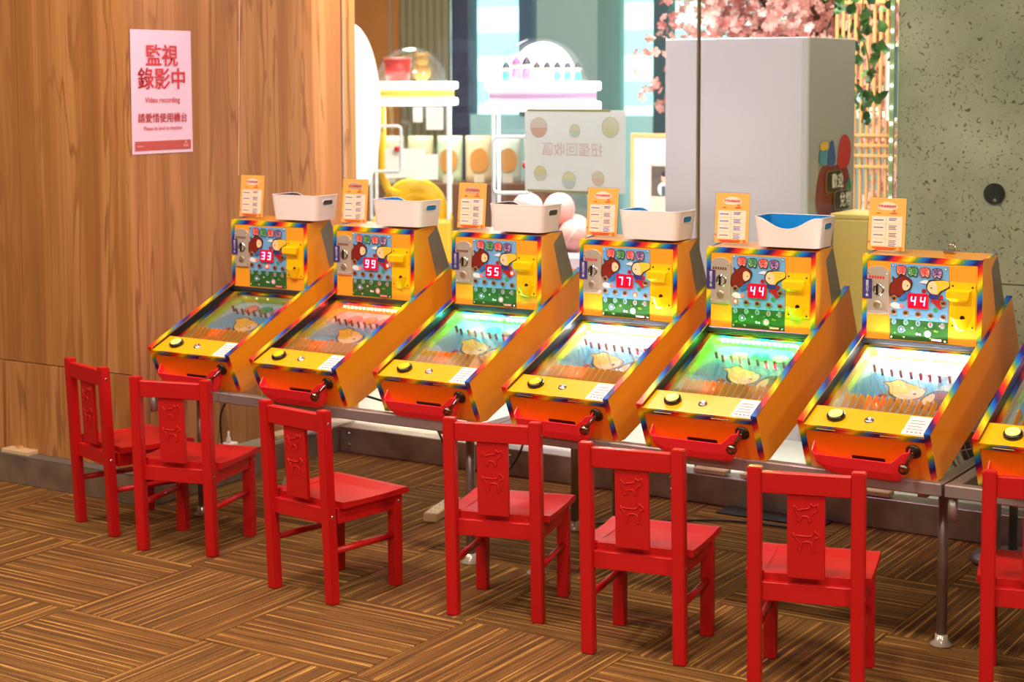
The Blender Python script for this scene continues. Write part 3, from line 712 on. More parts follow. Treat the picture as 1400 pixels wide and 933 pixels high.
def machine(i, x, y, rz, score, leds, lit, label, btn_on):
    t = thing('pinball_machine', label, 'pinball machine', (x, y, TZ), rz, 'yellow pinball machines on the table frames'); t.scale = (MS, MS, MS)
    L = lambda nm, me, par=None, **k: link(nm, me, par or t, **k)
    for x0 in (0, W-T):
        sp_ = L('side_panel', cached(('side', x0), lambda: mk_side(x0))); L('edge_tape', cached(('sidet', x0), lambda: mk_side_trim(x0)), sp_)
        L('inner_lining', cached(('lin', x0), lambda: finish(prism(new_bm(), [(.004, .104), (.030, .055), (.372, .2), (.372, S(.372)-.003), (.004, S(.004)-.003)], YZ, x0+(T if x0 == 0 else -.001), x0+(T+.001 if x0 == 0 else 0)), 'inner_lining', BLACKIN)), sp_)
    L('bottom_board', cached('bot', lambda: finish(prism(new_bm(), [(.066, .003), (.64, .203), (.64, .209), (.066, .009)], YZ, T, W-T), 'bottom_board', ORANGE)))
    L('back_board', cached('bkb', lambda: finish(prism(new_bm(), [(.640, .205), (.652, .205), (.580, .355), (.568, .355)], YZ, T, W-T), 'back_board', ORANGE)))
    L('lid_board', cached('lid', lambda: finish(prism(new_bm(), [(.545, .338), (.545, .346), (.578, .358), (.580, .350)], YZ, T, W-T), 'lid_board', ORANGE)))
    for sx in (.05, W-.07): L('rear_support', cached(('sup', sx), lambda: finish(box((sx, .627, 0), (sx+.02, .647, .200), .001), 'rear_support', DARKSTEEL)))
    fpn = L('front_panel', cached('front', mk_front))
    for u in (.045, .198): L('hinge', cached(('hinge', u), lambda: mk_hinge(u)), fpn)
    L('ball_slot', cached('slot', lambda: finish(prism(new_bm(), rrect(.122, .58, .198, .70, .004, 2), lambda u, v, w: tuple(fp(u, .58+(v-.58), w)), .0004, .0012) if False else flats([[(.122, .60), (.198, .60), (.200, .62), (.200, .70), (.120, .70), (.120, .62)]], lambda u, v, w: tuple(fp(u, v, w)), .0008), 'ball_slot', BLACK)), fpn)
    L('catch_tray', cached('tray', mk_tray))
    ro, rd = cached('plunger', mk_plunger); r_ = L('plunger_rosette', ro); L('plunger_rod', rd, r_)
    dck = L('control_deck', cached('deck', mk_deck))
    L('deck_edge_tape', cached('dtape', lambda: (lambda bm: (strip(bm, dk(T, 0, .0005), dk(W-T, 0, .0005), fp(T, .09, .0012), fp(W-T, .09, .0012), FN, .0012), finish(bm, 'deck_edge_tape', RAINBOW))[1])(new_bm())), dck)
    bz, cap = cached('btnb', lambda: (mk_button()[0], None)); b_ = L('push_button', bz)
    L('button_cap', cached(('btnc', btn_on), lambda: finish(mk_button()[1], 'button_cap', P('button_cap_lit', (240, 235, 120), .25, emit=(240, 230, 110), es=.5) if btn_on else P('button_cap_yellow', (236, 205, 20), .25), True)), b_)
    L('key_lock', cached('lock', mk_lock))
    st = L('price_sticker', cached('stk', lambda: finish(flats([[(.246, .05), (.300, .05), (.300, .95), (.246, .95)]], lambda u, v, w: tuple(dk(u, v, w)), .0006), 'price_sticker', WHITEP)))
    L('printed_lines', cached('stkl', lambda: finish(flats([rect(.252+.0*k, .30+k*.14, .290-.006*(k % 2), .33+k*.14) for k in range(4)]+[rect(.256+k*.010, .14, .261+k*.010, .20) for k in range(4)], lambda u, v, w: tuple(dk(u, v, w)), .0009), 'printed_lines', P('print_grey', (150, 100, 90), .6))), st)
    # playfield
    pl = L('playfield', cached('field', lambda: mk_print(field_items(), 'playfield', 0.0, pfp, .00010)))
    L('field_frame', cached('ff', lambda: (lambda bm: (strip(bm, (T+.001, .072, S(.072)-.031), (T+.013, .072, S(.072)-.031), (T+.001, .372, S(.372)-.031), (T+.013, .372, S(.372)-.031), nS, .002),
        strip(bm, (W-T-.013, .072, S(.072)-.031), (W-T-.001, .072, S(.072)-.031), (W-T-.013, .372, S(.372)-.031), (W-T-.001, .372, S(.372)-.031), nS, .002),
        strip(bm, (T+.013, .362, S(.362)-.031), (W-T-.013, .362, S(.362)-.031), (T+.013, .3725, S(.3725)-.031), (W-T-.013, .3725, S(.3725)-.031), nS, .002), finish(bm, 'field_frame', RAINBOW))[3])(new_bm())))
    L('field_wall', cached('fw', lambda: (lambda bm: (bx(bm, (T+.012, .372, S(.372)-.056), (W-T-.012, .376, S(.372)-.026)), prism(bm, [(.070, S(.07)-.055), (.372, S(.372)-.055), (.372, S(.372)-.031), (.070, S(.07)-.031)], YZ, T+.0115, T+.0135), prism(bm, [(.070, S(.07)-.055), (.372, S(.372)-.055), (.372, S(.372)-.031), (.070, S(.07)-.031)], YZ, W-T-.0135, W-T-.0115), finish(bm, 'field_wall', INNERY))[3])(new_bm())))
    L('glass_cover', cached('gl', lambda: finish(prism(new_bm(), [(.072, S(.072)-.0285), (.372, S(.372)-.0285), (.372, S(.372)-.0260), (.072, S(.072)-.0260)], YZ, T+.001, W-T-.001), 'glass_cover', FIELDGLASS)))
    L('guide_rail', cached('rail', mk_rail))
    for k in range(13):
        fn_ = L('divider', cached('fin', mk_fin), loc=(.052+k*.0178, 0, 0))
        if k < 12: L('sensor', cached('sens', mk_sensor), fn_, loc=tuple(pf(.009, .068, .001)))
    for u, v in PEGS: L('peg', cached('peg', mk_peg), loc=tuple(pf(u, v+.022, 0)), rot=(SA, 0, 0))
    L('pins', cached('pins', mk_pins), kind='stuff')
    sp_ = L('led_strip', cached('lstrip', lambda: finish(bx(new_bm(), pf(.052, PFL-.006, .007)+Vector((0, -.001, 0)), pf(.268, PFL-.006, .019)+Vector((0, .001, 0))), 'led_strip', P('led_strip_white', (220, 222, 215), .5))))
    for nm, col, es, ks in leds: L('led_lamps', cached(('led', nm, es, tuple(ks)), lambda: finish(mk_leds(ks), 'led_lamps', led_mat(nm+str(es), col, es))), sp_)
    L('target_lamp', cached('tl', lambda: finish(sphere(new_bm(), pf(.1225, .110, .004), .004, 8, 6), 'target_lamp', P('target_lamp_red', (255, 40, 30), .3, emit=(255, 40, 20), es=60))))
    # head box
    hd = L('head_box', cached('head', mk_head)); L('head_edge_tape', cached('htape', mk_head_tape), hd); L('rear_cover', cached('hback', mk_head_back), hd)
    L('head_face', cached('hface', mk_head_face), hd)
    L('sill_strip', cached('sill', lambda: finish(box((HX0+.006, HY-.006, HZ0-.012), (HX1-.006, HY+.002, HZ0), .001), 'sill_strip', P('sill_chrome', (120, 120, 125), .2, .9))), hd)
    cp = L('coin_plate', cached('cplate', mk_coin_plate))
    L('coin_slot', cached('cslot', lambda: finish(box((FX(158), HY-.0075, FZ(470)), (FX(178), HY-.003, FZ(365)), .0005), 'coin_slot', BLACK)), cp)
    L('slot_ring', cached('sring', lambda: mk_lathe_face(FX(180), FZ(420), .003, [(.010, 0), (.0105, .003), (.013, .003), (.0155, 0)], 'slot_ring', CHROME)), cp)
    L('reject_button', cached('rej', lambda: mk_lathe_face(FX(172), FZ(565), .0035, [(0, .002), (.009, .002), (.0105, .001), (.0108, 0)], 'reject_button', P('reject_steel', (196, 176, 150), .3, .8))), cp)
    L('coin_cup', cached('ccup', lambda: finish(prism(new_bm(), rrect(FX(95), FZ(650), FX(255), FZ(625), .003, 2), face, .0035, .006), 'coin_cup', STEELPL)), cp)
    for a, b in ((80, 262), (255, 262), (78, 625), (262, 625)): L('screw', cached(('cs', a, b), lambda: mk_lathe_face(FX(a), FZ(b), .0035, [(0, .0014), (.0018, .0012), (.0024, 0)], 'screw', CHROME, 8)), cp)
    L('plate_lettering', cached(('pl', i in (4, 6)), lambda: finish(flats([rect(FX(88+k*26), FZ(312+k*.6), FX(106+k*26), FZ(286+k*.6)) for k in range(6)], face, .0040), 'plate_lettering', C_REDTXT if i in (4, 6) else P('plate_letters_dark', (120, 62, 50), .5))), cp)
    stc = L('coin_sticker', cached('cst', lambda: finish(flats([rect(FX(24), FZ(510), FX(118), FZ(318))], face, .0048), 'coin_sticker', C_PURPLE)))
    L('sticker_lettering', text_mesh('請\n投\n10\n元\n1\n枚', .0078, C_CLOUD, .01, .86), stc, loc=face(FX(71), FZ(414), .0051), rot=RXF)
    # score panel
    sc = L('score_panel', cached('scp', lambda: mk_print(score_items(), 'score_panel', .0012, face)))
    L('figure_print', cached('girl', lambda: mk_print(girl(), 'figure_print', .0040)), sc); L('figure_print', cached('boy', lambda: mk_print(boy(), 'figure_print', .0040)), sc)
    for ch, px, py, mt in HEADTXT:
        L('title_backing', cached(('tb', px), lambda: finish(flats([spline([(FX(px-42), FZ(py-42)), (FX(px+40), FZ(py-44)), (FX(px+48), FZ(py+20)), (FX(px+28), FZ(py+52)), (FX(px), FZ(py+36)), (FX(px-28), FZ(py+50)), (FX(px-48), FZ(py+14))], 3)], face, .0041), 'title_backing', C_LINE)), sc)
        L('title_backing', cached(('tb2', px), lambda: finish(flats([spline([(FX(px-36), FZ(py-36)), (FX(px+34), FZ(py-38)), (FX(px+41), FZ(py+16)), (FX(px+25), FZ(py+42)), (FX(px), FZ(py+28)), (FX(px-24), FZ(py+41)), (FX(px-41), FZ(py+10))], 3)], face, .0043), 'title_backing', P('title_pale_'+mt, {'print_pink': (250, 170, 160), 'print_green': (150, 205, 150), 'print_navy': (225, 160, 190)}[mt], .35))), sc)
        L('title_lettering', text_mesh(ch, .0225, {'print_pink': C_REDTXT, 'print_green': P('letter_green', (30, 110, 50), .4), 'print_navy': C_NAVY}[mt], .012), sc, loc=face(FX(px), FZ(py), .0046), rot=RXF)
    for s_, (px, py) in zip(('2', '4', '6', '8', '10'), ((335, 715), (450, 715), (568, 717), (686, 722), (800, 725))):
        L('number_print', text_mesh(s_, .012, {'2': C_BLUE, '4': C_GREEN, '6': C_NAVY, '8': C_REDTXT, '10': C_SUIT}[s_], .02), sc, loc=face(FX(px), FZ(py), .0052), rot=RXF)
    for k, (px, py) in enumerate(HOLES):
        L('lamp_ring', cached(('lr', px, py), lambda: mk_lathe_face(FX(px), FZ(py), .0038, [(.0045, .001), (.0075, .0012), (.008, 0)], 'lamp_ring', C_BROWN, 16)), sc)
        L('lamp_hole', cached(('lh', px, py, k == lit), lambda: mk_lathe_face(FX(px), FZ(py), .0040, [(0, .0012), (.0046, .0008), (.0050, 0)], 'lamp_hole', LAMP_ON if k == lit else C_HOLE, 14)), sc)
    for px, py in ((312, 178), (826, 182), (312, 860), (826, 868)): L('screw', cached(('ss', px, py), lambda: mk_lathe_face(FX(px), FZ(py), .0036, [(0, .0014), (.0018, .0012), (.0026, 0)], 'screw', CHROME, 8)), sc)
    dp = L('score_display', cached('disp', lambda: finish(prism(new_bm(), rrect(FX(468), FZ(577), FX(668), FZ(430), .003, 3), face, .0052, .0075), 'score_display', LEDFRAME)))
    L('display_window', cached('dwin', lambda: finish(flats([rect(FX(480), FZ(567), FX(565), FZ(440)), rect(FX(571), FZ(567), FX(656), FZ(440))], face, .0078), 'display_window', LEDBG)), dp)
    for k, ch in enumerate(score):
        L('digit', cached(('dg', k, ch), lambda: finish(flats(digit_polys(ch, FX(524 if k == 0 else 614), FZ(503), .0135, .0235), face, .0081), 'digit', LEDRED)), dp)
    ds = L('ball_dispenser', cached('disp2', mk_dispenser))
    L('catch_cup', cached('cup', mk_cup), ds)
    L('ball_hole', cached('bh', lambda: mk_lathe_face(FX(985), FZ(636), .0042, [(0, .0004), (.0062, .0004)], 'ball_hole', BLACK, 18)), ds)
    for a, b in ((892, 338), (1075, 345), (892, 715), (1078, 722)): L('screw', cached(('ds', a, b), lambda: mk_lathe_face(FX(a), FZ(b), .004, [(0, .0014), (.0018, .0012), (.0028, 0)], 'screw', DARKSTEEL, 8)), ds)
    return t

MX = [-.665, -.217, .253, .721, 1.164, 1.617, 2.065]
MY = [.376, .361, .378, .363, .343, .365, .372]
MR = [.0036, -.0214, -.002, -.0219, .0044, -.011, -.0039]
ALL = list(range(15))
WHT = (235, 245, 255)
SPEC = [
    ('33', [('red', (255, 60, 90), 120, [14]), ('warm', (255, 220, 120), 1.5, [1, 4, 7])], 4, 'yellow pinball machine showing 33 with an unlit playfield', True),
    ('99', [('red', (255, 50, 40), 220, list(range(0, 13))), ('green', (20, 255, 90), 300, [13, 14])], 1, 'yellow pinball machine showing 99 with red and green lights', False),
    ('55', [('cyan', (40, 255, 230), 460, [0, 2, 3, 5, 6, 7, 11, 12, 13]), ('pale', (120, 255, 230), 110, [1, 4, 8, 10])], 1, 'yellow pinball machine showing 55 with cyan lights', False),
    ('77', [('white', WHT, 1150, ALL)], 5, 'white-lit yellow pinball machine showing 77, topped by a blue-lined basket', False),
    ('44', [('greenw', (24, 255, 110), 620, ALL)], 2, 'yellow pinball machine showing 44 with a green-lit playfield', True),
    ('44', [('white', WHT, 1150, ALL)], None, 'white-lit yellow pinball machine showing 44, with no basket on top', True),
    ('00', [('blue', (90, 120, 255), 500, ALL)], None, 'yellow pinball machine with a blue-lit playfield, at the cooling fan', True)]
MACH = []
for i in range(7):
    s_, l_, hk, lab, bo = SPEC[i]
    MACH.append(machine(i+1, MX[i], MY[i], MR[i], s_, l_, hk, lab, bo))
def mloc(i, x, y, z):
    x, y, z = x*MS, y*MS, z*MS
    c, s = math.cos(MR[i]), math.sin(MR[i]); return Vector((MX[i]+c*x-s*y, MY[i]+s*x+c*y, TZ+z))

# clasp on top of the bare machine
hasp = thing('padlock', 'small chrome padlock on top of the machine with no basket', 'padlock', mloc(5, .20, .45, .4745), MR[5]); hasp.scale = (MS, MS, MS)
link('lock_body', finish(box((-.016, -.006, 0), (.012, .010, .010), .002), 'lock_body', CHROME), hasp)
link('shackle', finish(tube(new_bm(), [(.004+.010*math.cos(a), .003, .010+.012*math.sin(a)) for a in [PI*k/8 for k in range(9)]], .0022, 8), 'shackle', CHROME, True), hasp)

# ------------------------------------------------------------------ sign stands on top
CARD = P('card_orange', (248, 186, 90), .5); CARDW = P('card_cream', (250, 226, 205), .5); CARDT = P('card_text_blue', (96, 100, 160), .6)
CW, CHh = .094, .130
def mk_sign():
    f = lambda u, v, w: (u, -w, v)
    L_ = [('acrylic_stand', None, None)]
    bm = new_bm(); bx(bm, (-.002, .0006, .006), (CW+.002, .0030, CHh+.010)); bx(bm, (-.002, -.0030, .006), (CW+.002, -.0006, CHh+.010))
    bx(bm, (-.002, -.004, .003), (CW+.002, .034, .006))
    st = finish(bm, 'acrylic_stand', SIGNACRYL)
    cd_ = finish(box((0, -.0004, .0075), (CW, .0004, CHh+.0075)), 'card', CARD)
    it = [(CARDW, spline([(.020, .116), (.030, .124), (.047, .128), (.064, .124), (.074, .116), (.066, .109), (.047, .107), (.028, .109)], 3)), (CARDW, rect(.008, .018, .086, .092))]
    for k in range(3): it.append((CARD, rect(.008, .018+.0185*(k+1)-.0004, .086, .018+.0185*(k+1)+.0004)))
    it.append((CARD, rect(.044, .018, .0450, .092)))
    for k in range(4):
        zc = .018+.0185*k+.009
        it.append((CARDT, rect(.013, zc-.0011, .038, zc+.0011)))
        for j in range(2+(k < 3)+(k < 1)): it.append((CARDT, rect(.052, zc+.0046-j*.0040-.0009, .072-.003*(j % 2), zc+.0046-j*.0040+.0009)))
    it += [(C_REDTXT, rect(.020, .0985, .030, .1005)), (C_REDTXT, rect(.054, .0985, .072, .1005)), (C_REDTXT, rect(.012, .0128, .074, .0150)), (C_REDTXT, rect(.018, .0092, .070, .0112)),
           (P('card_deco', (236, 110, 70), .5), ell(.064, .1055, .0036)), (P('card_deco', (236, 110, 70), .5), ell(.084, .013, .0044)), (P('card_deco', (236, 110, 70), .5), ell(.003, .028, .003))]
    pr = mk_print(it, 'card_print', .0006, f, .00004)
    return st, cd_, pr
SG = mk_sign(); SIGN_TXT = text_mesh('彈珠台商品兌換', .0066, C_REDTXT, .03)
SX = [(.010, .402), (.010, .402), (.003, .402), (.008, .402), (.012, .402), (.006, .402)]
for i in range(6):
    extra = ['unlit machine', 'machine with red and green lights', 'machine with cyan lights', 'white-lit machine that has a basket', 'green-lit machine', 'white-lit machine that has no basket'][i]
    zt = .470+.07*(.402-.37)
    sg = thing('price_sign', 'clear stand with orange price card on the '+extra, 'sign', mloc(i, SX[i][0], .402, HZ1+.0028), MR[i]+random.uniform(-.03, .05), 'orange price cards on the machines')
    sg.scale = (MS, MS, MS)
    a = link('acrylic_stand', SG[0], sg, rot=(-.10, 0, 0)); b = link('card', SG[1], sg, rot=(-.10, 0, 0)); link('card_print', SG[2], b)
    link('card_lettering', SIGN_TXT, b, loc=(.047, -.0022, .1165), rot=RXF)

# ------------------------------------------------------------------ plastic baskets
BW, BD, BH = .182, .118, .076
WBIN = P('basket_white', (238, 226, 222), .28); BBLUE = P('basket_lining_blue', (8, 128, 196), .3); BDARK = P('basket_lining_dark', (62, 56, 54), .4)
def mk_bin(inner, front_dip):
    """front_dip: +1 the low rim faces -y"""
    def outline(w_, d_, r, k=5): return rrect(-w_/2, -d_/2, w_/2, d_/2, r, k)
    n = len(outline(BW, BD, .02))
    def rimz(x, y):
        z = BH
        dipside = (y < 0) if front_dip > 0 else (y > 0)
        if dipside and abs(y) > BD/2-.022:
            tt = (abs(x)/(BW/2*.92))**1.15
            if tt < 1: z -= .029*(0.5+0.5*math.cos(PI*tt))
        return z
    def subdiv(o):
        out = []
        for i in range(len(o)):
            a = Vector(o[i]); b = Vector(o[(i+1) % len(o)]); m = max(1, int((b-a).length/.010))
            for j in range(m): out.append(a.lerp(b, j/m))
        return out
    def shell(th):
        top = subdiv(outline(BW-2*th, BD-2*th, .020-th)); res = []
        for z in (0 + (.002 if th else 0), .25, .5, .75, 1.0):
            ring = []
            for p_ in top:
                f_ = 1.0
                sx = (.905+.095*z if z <= 1 else 1)
                zz = rimz(p_.x, p_.y)*z if z > .01 else (.002 if th else 0)
                ring.append((p_.x*sx, p_.y*sx, zz))
            res.append(ring)
        return res
    def is_handle(x, y, z): return abs(x) > BW/2*.90 and abs(y) < .026 and .046 < z < .064
    def make(th, both):
        bm = new_bm(); R = [[bm.verts.new(v) for v in ring] for ring in shell(th)]
        for a, b in zip(R, R[1:]):
            m = len(a)
            for k in range(m): bm.faces.new([a[k], a[(k+1) % m], b[(k+1) % m], b[k]])
        bm.faces.new(R[0]); return bm
    def cut(bm, th):
        # open the two handle slots in the short sides
        for s in (-1, 1):
            pass
        return bm
    outer = finish(make(0, 0), 'shell', WBIN, False); inn = finish(make(.0018, 0), 'lining', inner, False)
    bm = new_bm(); pts = [Vector((p_.x, p_.y, rimz(p_.x, p_.y))) for p_ in subdiv(outline(BW-.001, BD-.001, .0195))]
    tube(bm, pts, .0013, 6, closed=True); rim = finish(bm, 'rim', WBIN, True)
    hs = []
    for s in (-1, 1):
        hb = new_bm(); hc = new_bm()
        fn = lambda u, v, w, s=s: (s*(BW/2*(.905+.095*v/BH)+w), u, v)
        hb.faces.new([hb.verts.new(fn(u, v, .0006)) for u, v in rrect(-.024, .046, .024, .062, .0075, 4)])
        tube(hc, [fn(u, v, .0004) for u, v in rrect(-.0245, .0455, .0245, .0625, .008, 4)], .0011, 5, closed=True)
        hs.append((finish(hb, 'handle_opening', inner), finish(hc, 'handle_rim', WBIN, True)))
    return outer, inn, rim, hs
BINS = {}
for i, (inner, dip, cx) in enumerate([(BDARK, -1, .252), (BBLUE, -1, .238), (BDARK, -1, .220), (BBLUE, -1, .215), (BBLUE, 1, .225)]):
    key = (inner.name, dip)
    if key not in BINS: BINS[key] = mk_bin(inner, dip)
    o_, n_, r_, hs_ = BINS[key]
    lab = 'white plastic basket with %s lining on the %s' % ('dark grey' if inner is BDARK else 'blue', ['unlit machine', 'machine with red and green lights', 'machine with cyan lights', 'white-lit machine', 'green-lit machine'][i])
    b = thing('basket', lab, 'basket', mloc(i, cx, .431, HZ1+.0088), MR[i]+random.uniform(-.02, .03), 'white plastic baskets on the machines')
    sh = link('shell', o_, b); link('lining', n_, b); link('rim', r_, b); [(link('handle_opening', h_, sh), link('handle_rim', hr, sh)) for h_, hr in hs_]
    b.scale = (MS, MS, MS)

# ================================================================== SMALL THINGS
# poster on the side of the wood wall
PO = thing('poster', 'pale pink notice with red lettering taped to the wood wall', 'poster', (-.9495, .606, 1.208), PI/2)
# local: x along world +Y, z up, facing world +X  (local -y = world +x)
PAPER = P('poster_paper', (236, 206, 226), .6); PRED = P('poster_red', (206, 52, 58), .55)
pw_, ph_ = .300, .430
bm = new_bm(); N = 6
for i_ in range(N):
    for j_ in range(N):
        pass
pg = [[None]*(N+1) for _ in range(N+1)]
for i_ in range(N+1):
    for j_ in range(N+1): pg[i_][j_] = bm.verts.new((pw_*i_/N, -.0012-.0010*math.sin(3*i_/N+2*j_/N), ph_*j_/N))
for i_ in range(N):
    for j_ in range(N): bm.faces.new([pg[i_][j_], pg[i_+1][j_], pg[i_+1][j_+1], pg[i_][j_+1]])
link('sheet', finish(bm, 'sheet', PAPER, True), PO)
def ptext(body, size, x, z, bold, sx=1.0):
    o = link('lettering', text_mesh(body, size, PRED, bold), PO, loc=(x, -.0042, z), rot=RXF); o.scale = (sx, 1, 1); return o
for dx in (-.0012, 0, .0012):
    ptext('監視', .080, .150+dx, .336, .006); ptext('錄影中', .080, .150+dx, .255, .006)
ptext('Video recording', .0275, .150, .186, .012, .95)
for dx in (-.0006, .0006): ptext('請愛惜使用機台', .035, .150+dx, .122, .004)
ptext('Please be kind to machine', .0190, .150, .088, .010, .95)
link('red_band', finish(flats([rect(.012, .012, .288, .044)], lambda u, v, w: (u, -w, v), .0036), 'red_band', P('poster_band', (196, 84, 78), .55)), PO)
link('band_print', finish(flats([rect(.020, .025, .055, .029), ell(.262, .036, .005), rect(.250, .021, .275, .028)], lambda u, v, w: (u, -w, v), .0040), 'band_print', P('band_pale', (226, 150, 146), .55)), PO)

# hanging thread above the first machine
st0 = mloc(0, .012, .400, .606); top = on_y(334, -40, st0.y)
tag(link('hanging_thread', finish(tube(new_bm(), [st0, st0.lerp(Vector((top.x, top.y, 3.0)), .3)+Vector((.004, 0, 0)), st0.lerp(Vector((top.x, top.y, 3.0)), .6), Vector((top.x+.02, top.y, 3.0))], .0009, 5), 'hanging_thread', P('thread_pale', (226, 200, 180), .6))), 'thin pale thread hanging down before the wood wall', 'thread')

# sheet seen from behind on the glass
GS = thing('recycling_notice', 'pale notice with faint pink mirrored lettering stuck to the glass', 'notice', (-.027, GY+.0125, 1.055), 0)
nt = NT('notice_sheet'); df = nt.n('BsdfDiffuse'); df.inputs[0].default_value = rgb(242, 240, 242); tl = nt.n('BsdfTranslucent'); tl.inputs[0].default_value = rgb(240, 240, 244)
mxs = nt.n('MixShader'); mxs.inputs[0].default_value = .4; nt.l(df.outputs[0], mxs.inputs[1]); nt.l(tl.outputs[0], mxs.inputs[2]); nt.l(mxs.outputs[0], nt.out.inputs[0]); nt.t.nodes.remove(nt.b)
SHEET = nt.m
link('sheet', finish(box((0, 0, 0), (.42, .0012, .297)), 'sheet', SHEET), GS)
fnS = lambda u, v, w: (u, -w, v)
o = link('lettering', text_mesh('扭蛋回收區', .052, P('faint_pink', (250, 214, 218), .6), .004), GS, loc=(.20, -.0010, .150), rot=RXF); o.scale = (-1, 1, 1)
for k, (u, v, r, ca, cb) in enumerate([(.060, .232, .036, (226, 206, 200), (222, 168, 160)), (.212, .222, .023, (216, 214, 190), (190, 206, 188)), (.360, .236, .036, (222, 212, 190), (212, 206, 176)), (.066, .064, .027, (226, 210, 160), (206, 206, 196)), (.188, .042, .030, (222, 214, 180), (190, 200, 214)), (.310, .052, .026, (224, 208, 190), (220, 190, 176))]):
    me = mk_print([(P('n_o%d' % k, tuple(int(x*.97) for x in ca), .6), ell(u, v, r, r*1.05, 20)), (P('n_a%d' % k, tuple(min(255, x+34) for x in ca), .6), ell(u, v, r*.95, r, 20)), (P('n_b%d' % k, tuple(min(255, x+36) for x in cb), .6), [(u+r*.95*math.cos(a), v+r*math.sin(a)) for a in [PI+PI*j/10 for j in range(11)]])], 'capsule_picture', .0006, fnS, .0001)
    link('capsule_picture', me, GS)
for z in (-.004, .291): link('tape', finish(box((.012, -.0018, z), (.36, .0, z+.009)), 'tape', P('tape_ochre', (186, 176, 130), .5)), GS)

# pale wooden blocks on the ledges
BLK = P('pale_wood_block', (206, 176, 138), .6, bump=(60, .2))
bi = 0
for (x, y, w_, d_, lab) in [(-1.52, .582, .14, .06, 'pale wooden block on the ledge before the wood wall'), (.765, 1.628, .12, .05, 'pale wooden block on the steel kerb'), (.94, 1.628, .12, .05, 'pale wooden block on the steel kerb'), (1.33, 1.628, .16, .05, 'pale wooden block on the steel kerb'), (-.900, 1.30, .06, .10, 'pale wooden block on the ledge behind the first machine')]:
    b = link('wood_block', finish(box((-w_/2, -d_/2, 0), (w_/2, d_/2, .016), .002), 'wood_block', BLK), None, (x, y, KH), (0, 0, random.uniform(-.04, .04)))
    tag(b, lab, 'block', 'pale wooden blocks on the kerb' if 'steel kerb' in lab else None)
cl = link('cork_wedge', finish(prism(new_bm(), [(-.014, 0), (.014, 0), (.008, .010), (-.010, .006)], XZ, -.008, .008), 'cork_wedge', P('cork', (196, 156, 90), .7)), None, (-1.53, .585, KH+.016))
tag(cl, 'small tan wedge on top of the wooden block by the wood wall', 'wedge')

# socket on the side ledge with cable
sk = thing('wall_plug', 'small white plug adapter on the ledge by the wood wall', 'plug', (-.905, 1.02, KH))
link('body', finish(box((-.022, -.03, 0), (.022, .03, .028), .004), 'body', WHITEP), sk)
link('pin_cap', finish(lathe(new_bm(), [(.009, .028), (.008, .045), (.004, .052), (.004, .07), (0, .071)], 12), 'pin_cap', WHITEP, True), sk)
CABLE = P('black_cable', (18, 16, 16), .5)
def cable(pts, r, label):
    q = [Vector(p_) for p_ in pts]; out = []
    for i_ in range(len(q)-1):
        p0 = q[max(i_-1, 0)]; p1 = q[i_]; p2 = q[i_+1]; p3 = q[min(i_+2, len(q)-1)]
        for s_ in range(6):
            t = s_/6; out.append(0.5*((2*p1)+(p2-p0)*t+(2*p0-5*p1+4*p2-p3)*t*t+(3*p1-p0-3*p2+p3)*t**3))
    out.append(q[-1])
    o = link('power_cable', finish(tube(new_bm(), out, r, 7), 'power_cable', CABLE, True)); tag(o, label, 'cable'); return o
cable([(-.905, .985, .125), (-.86, .93, .25), (-.76, .86, .34), (-.66, .76, .41), (-.55, .66, .43)], .004, 'black cable arching from the plug adapter up to the table frame')
# floor power strip
psx = on_z(602, 697, 0.02); a_ = on_z(590, 708, 0); b_ = on_z(630, 680, 0)
ang = math.atan2((b_-a_).y, (b_-a_).x)
ps = thing('power_strip', 'beige power strip lying on the carpet under the machines', 'power strip', (psx.x, psx.y, 0), ang)
link('strip_body', finish(box((-.10, -.024, 0), (.14, .024, .032), .004), 'strip_body', P('strip_beige', (206, 176, 128), .5)), ps)
for k in range(4):
    for s in (-1, 1): link('socket_slot', finish(box((-.075+k*.040, s*.006-.0012, .0318), (-.063+k*.040, s*.006+.0012, .0326)), 'socket_slot', BLACK), ps)
pl_ = link('plug', finish(box((.090, -.014, .032), (.120, .014, .064), .005), 'plug', CABLE), ps)
pw = ps.location+Vector((math.cos(ang)*.105, math.sin(ang)*.105, .06))
cable([pw, pw+Vector((-.01, .0, .10)), pw+Vector((-.06, -.05, .25)), (-.16, .80, .43)], .004, 'black cable from the power strip up to the table frame')
cable([pw+Vector((.03, .02, -.03)), (.10, 1.15, .02), (.22, 1.22, .16), (.34, 1.12, .34), (.40, 1.10, .43)], .004, 'black cable looping from the power strip behind the chairs')
cable([(.54, 1.12, .006), (.75, 1.30, .006), (.95, 1.42, .006), (1.2, 1.44, .006)], .004, 'thin dark cable lying on the carpet by the kerb')

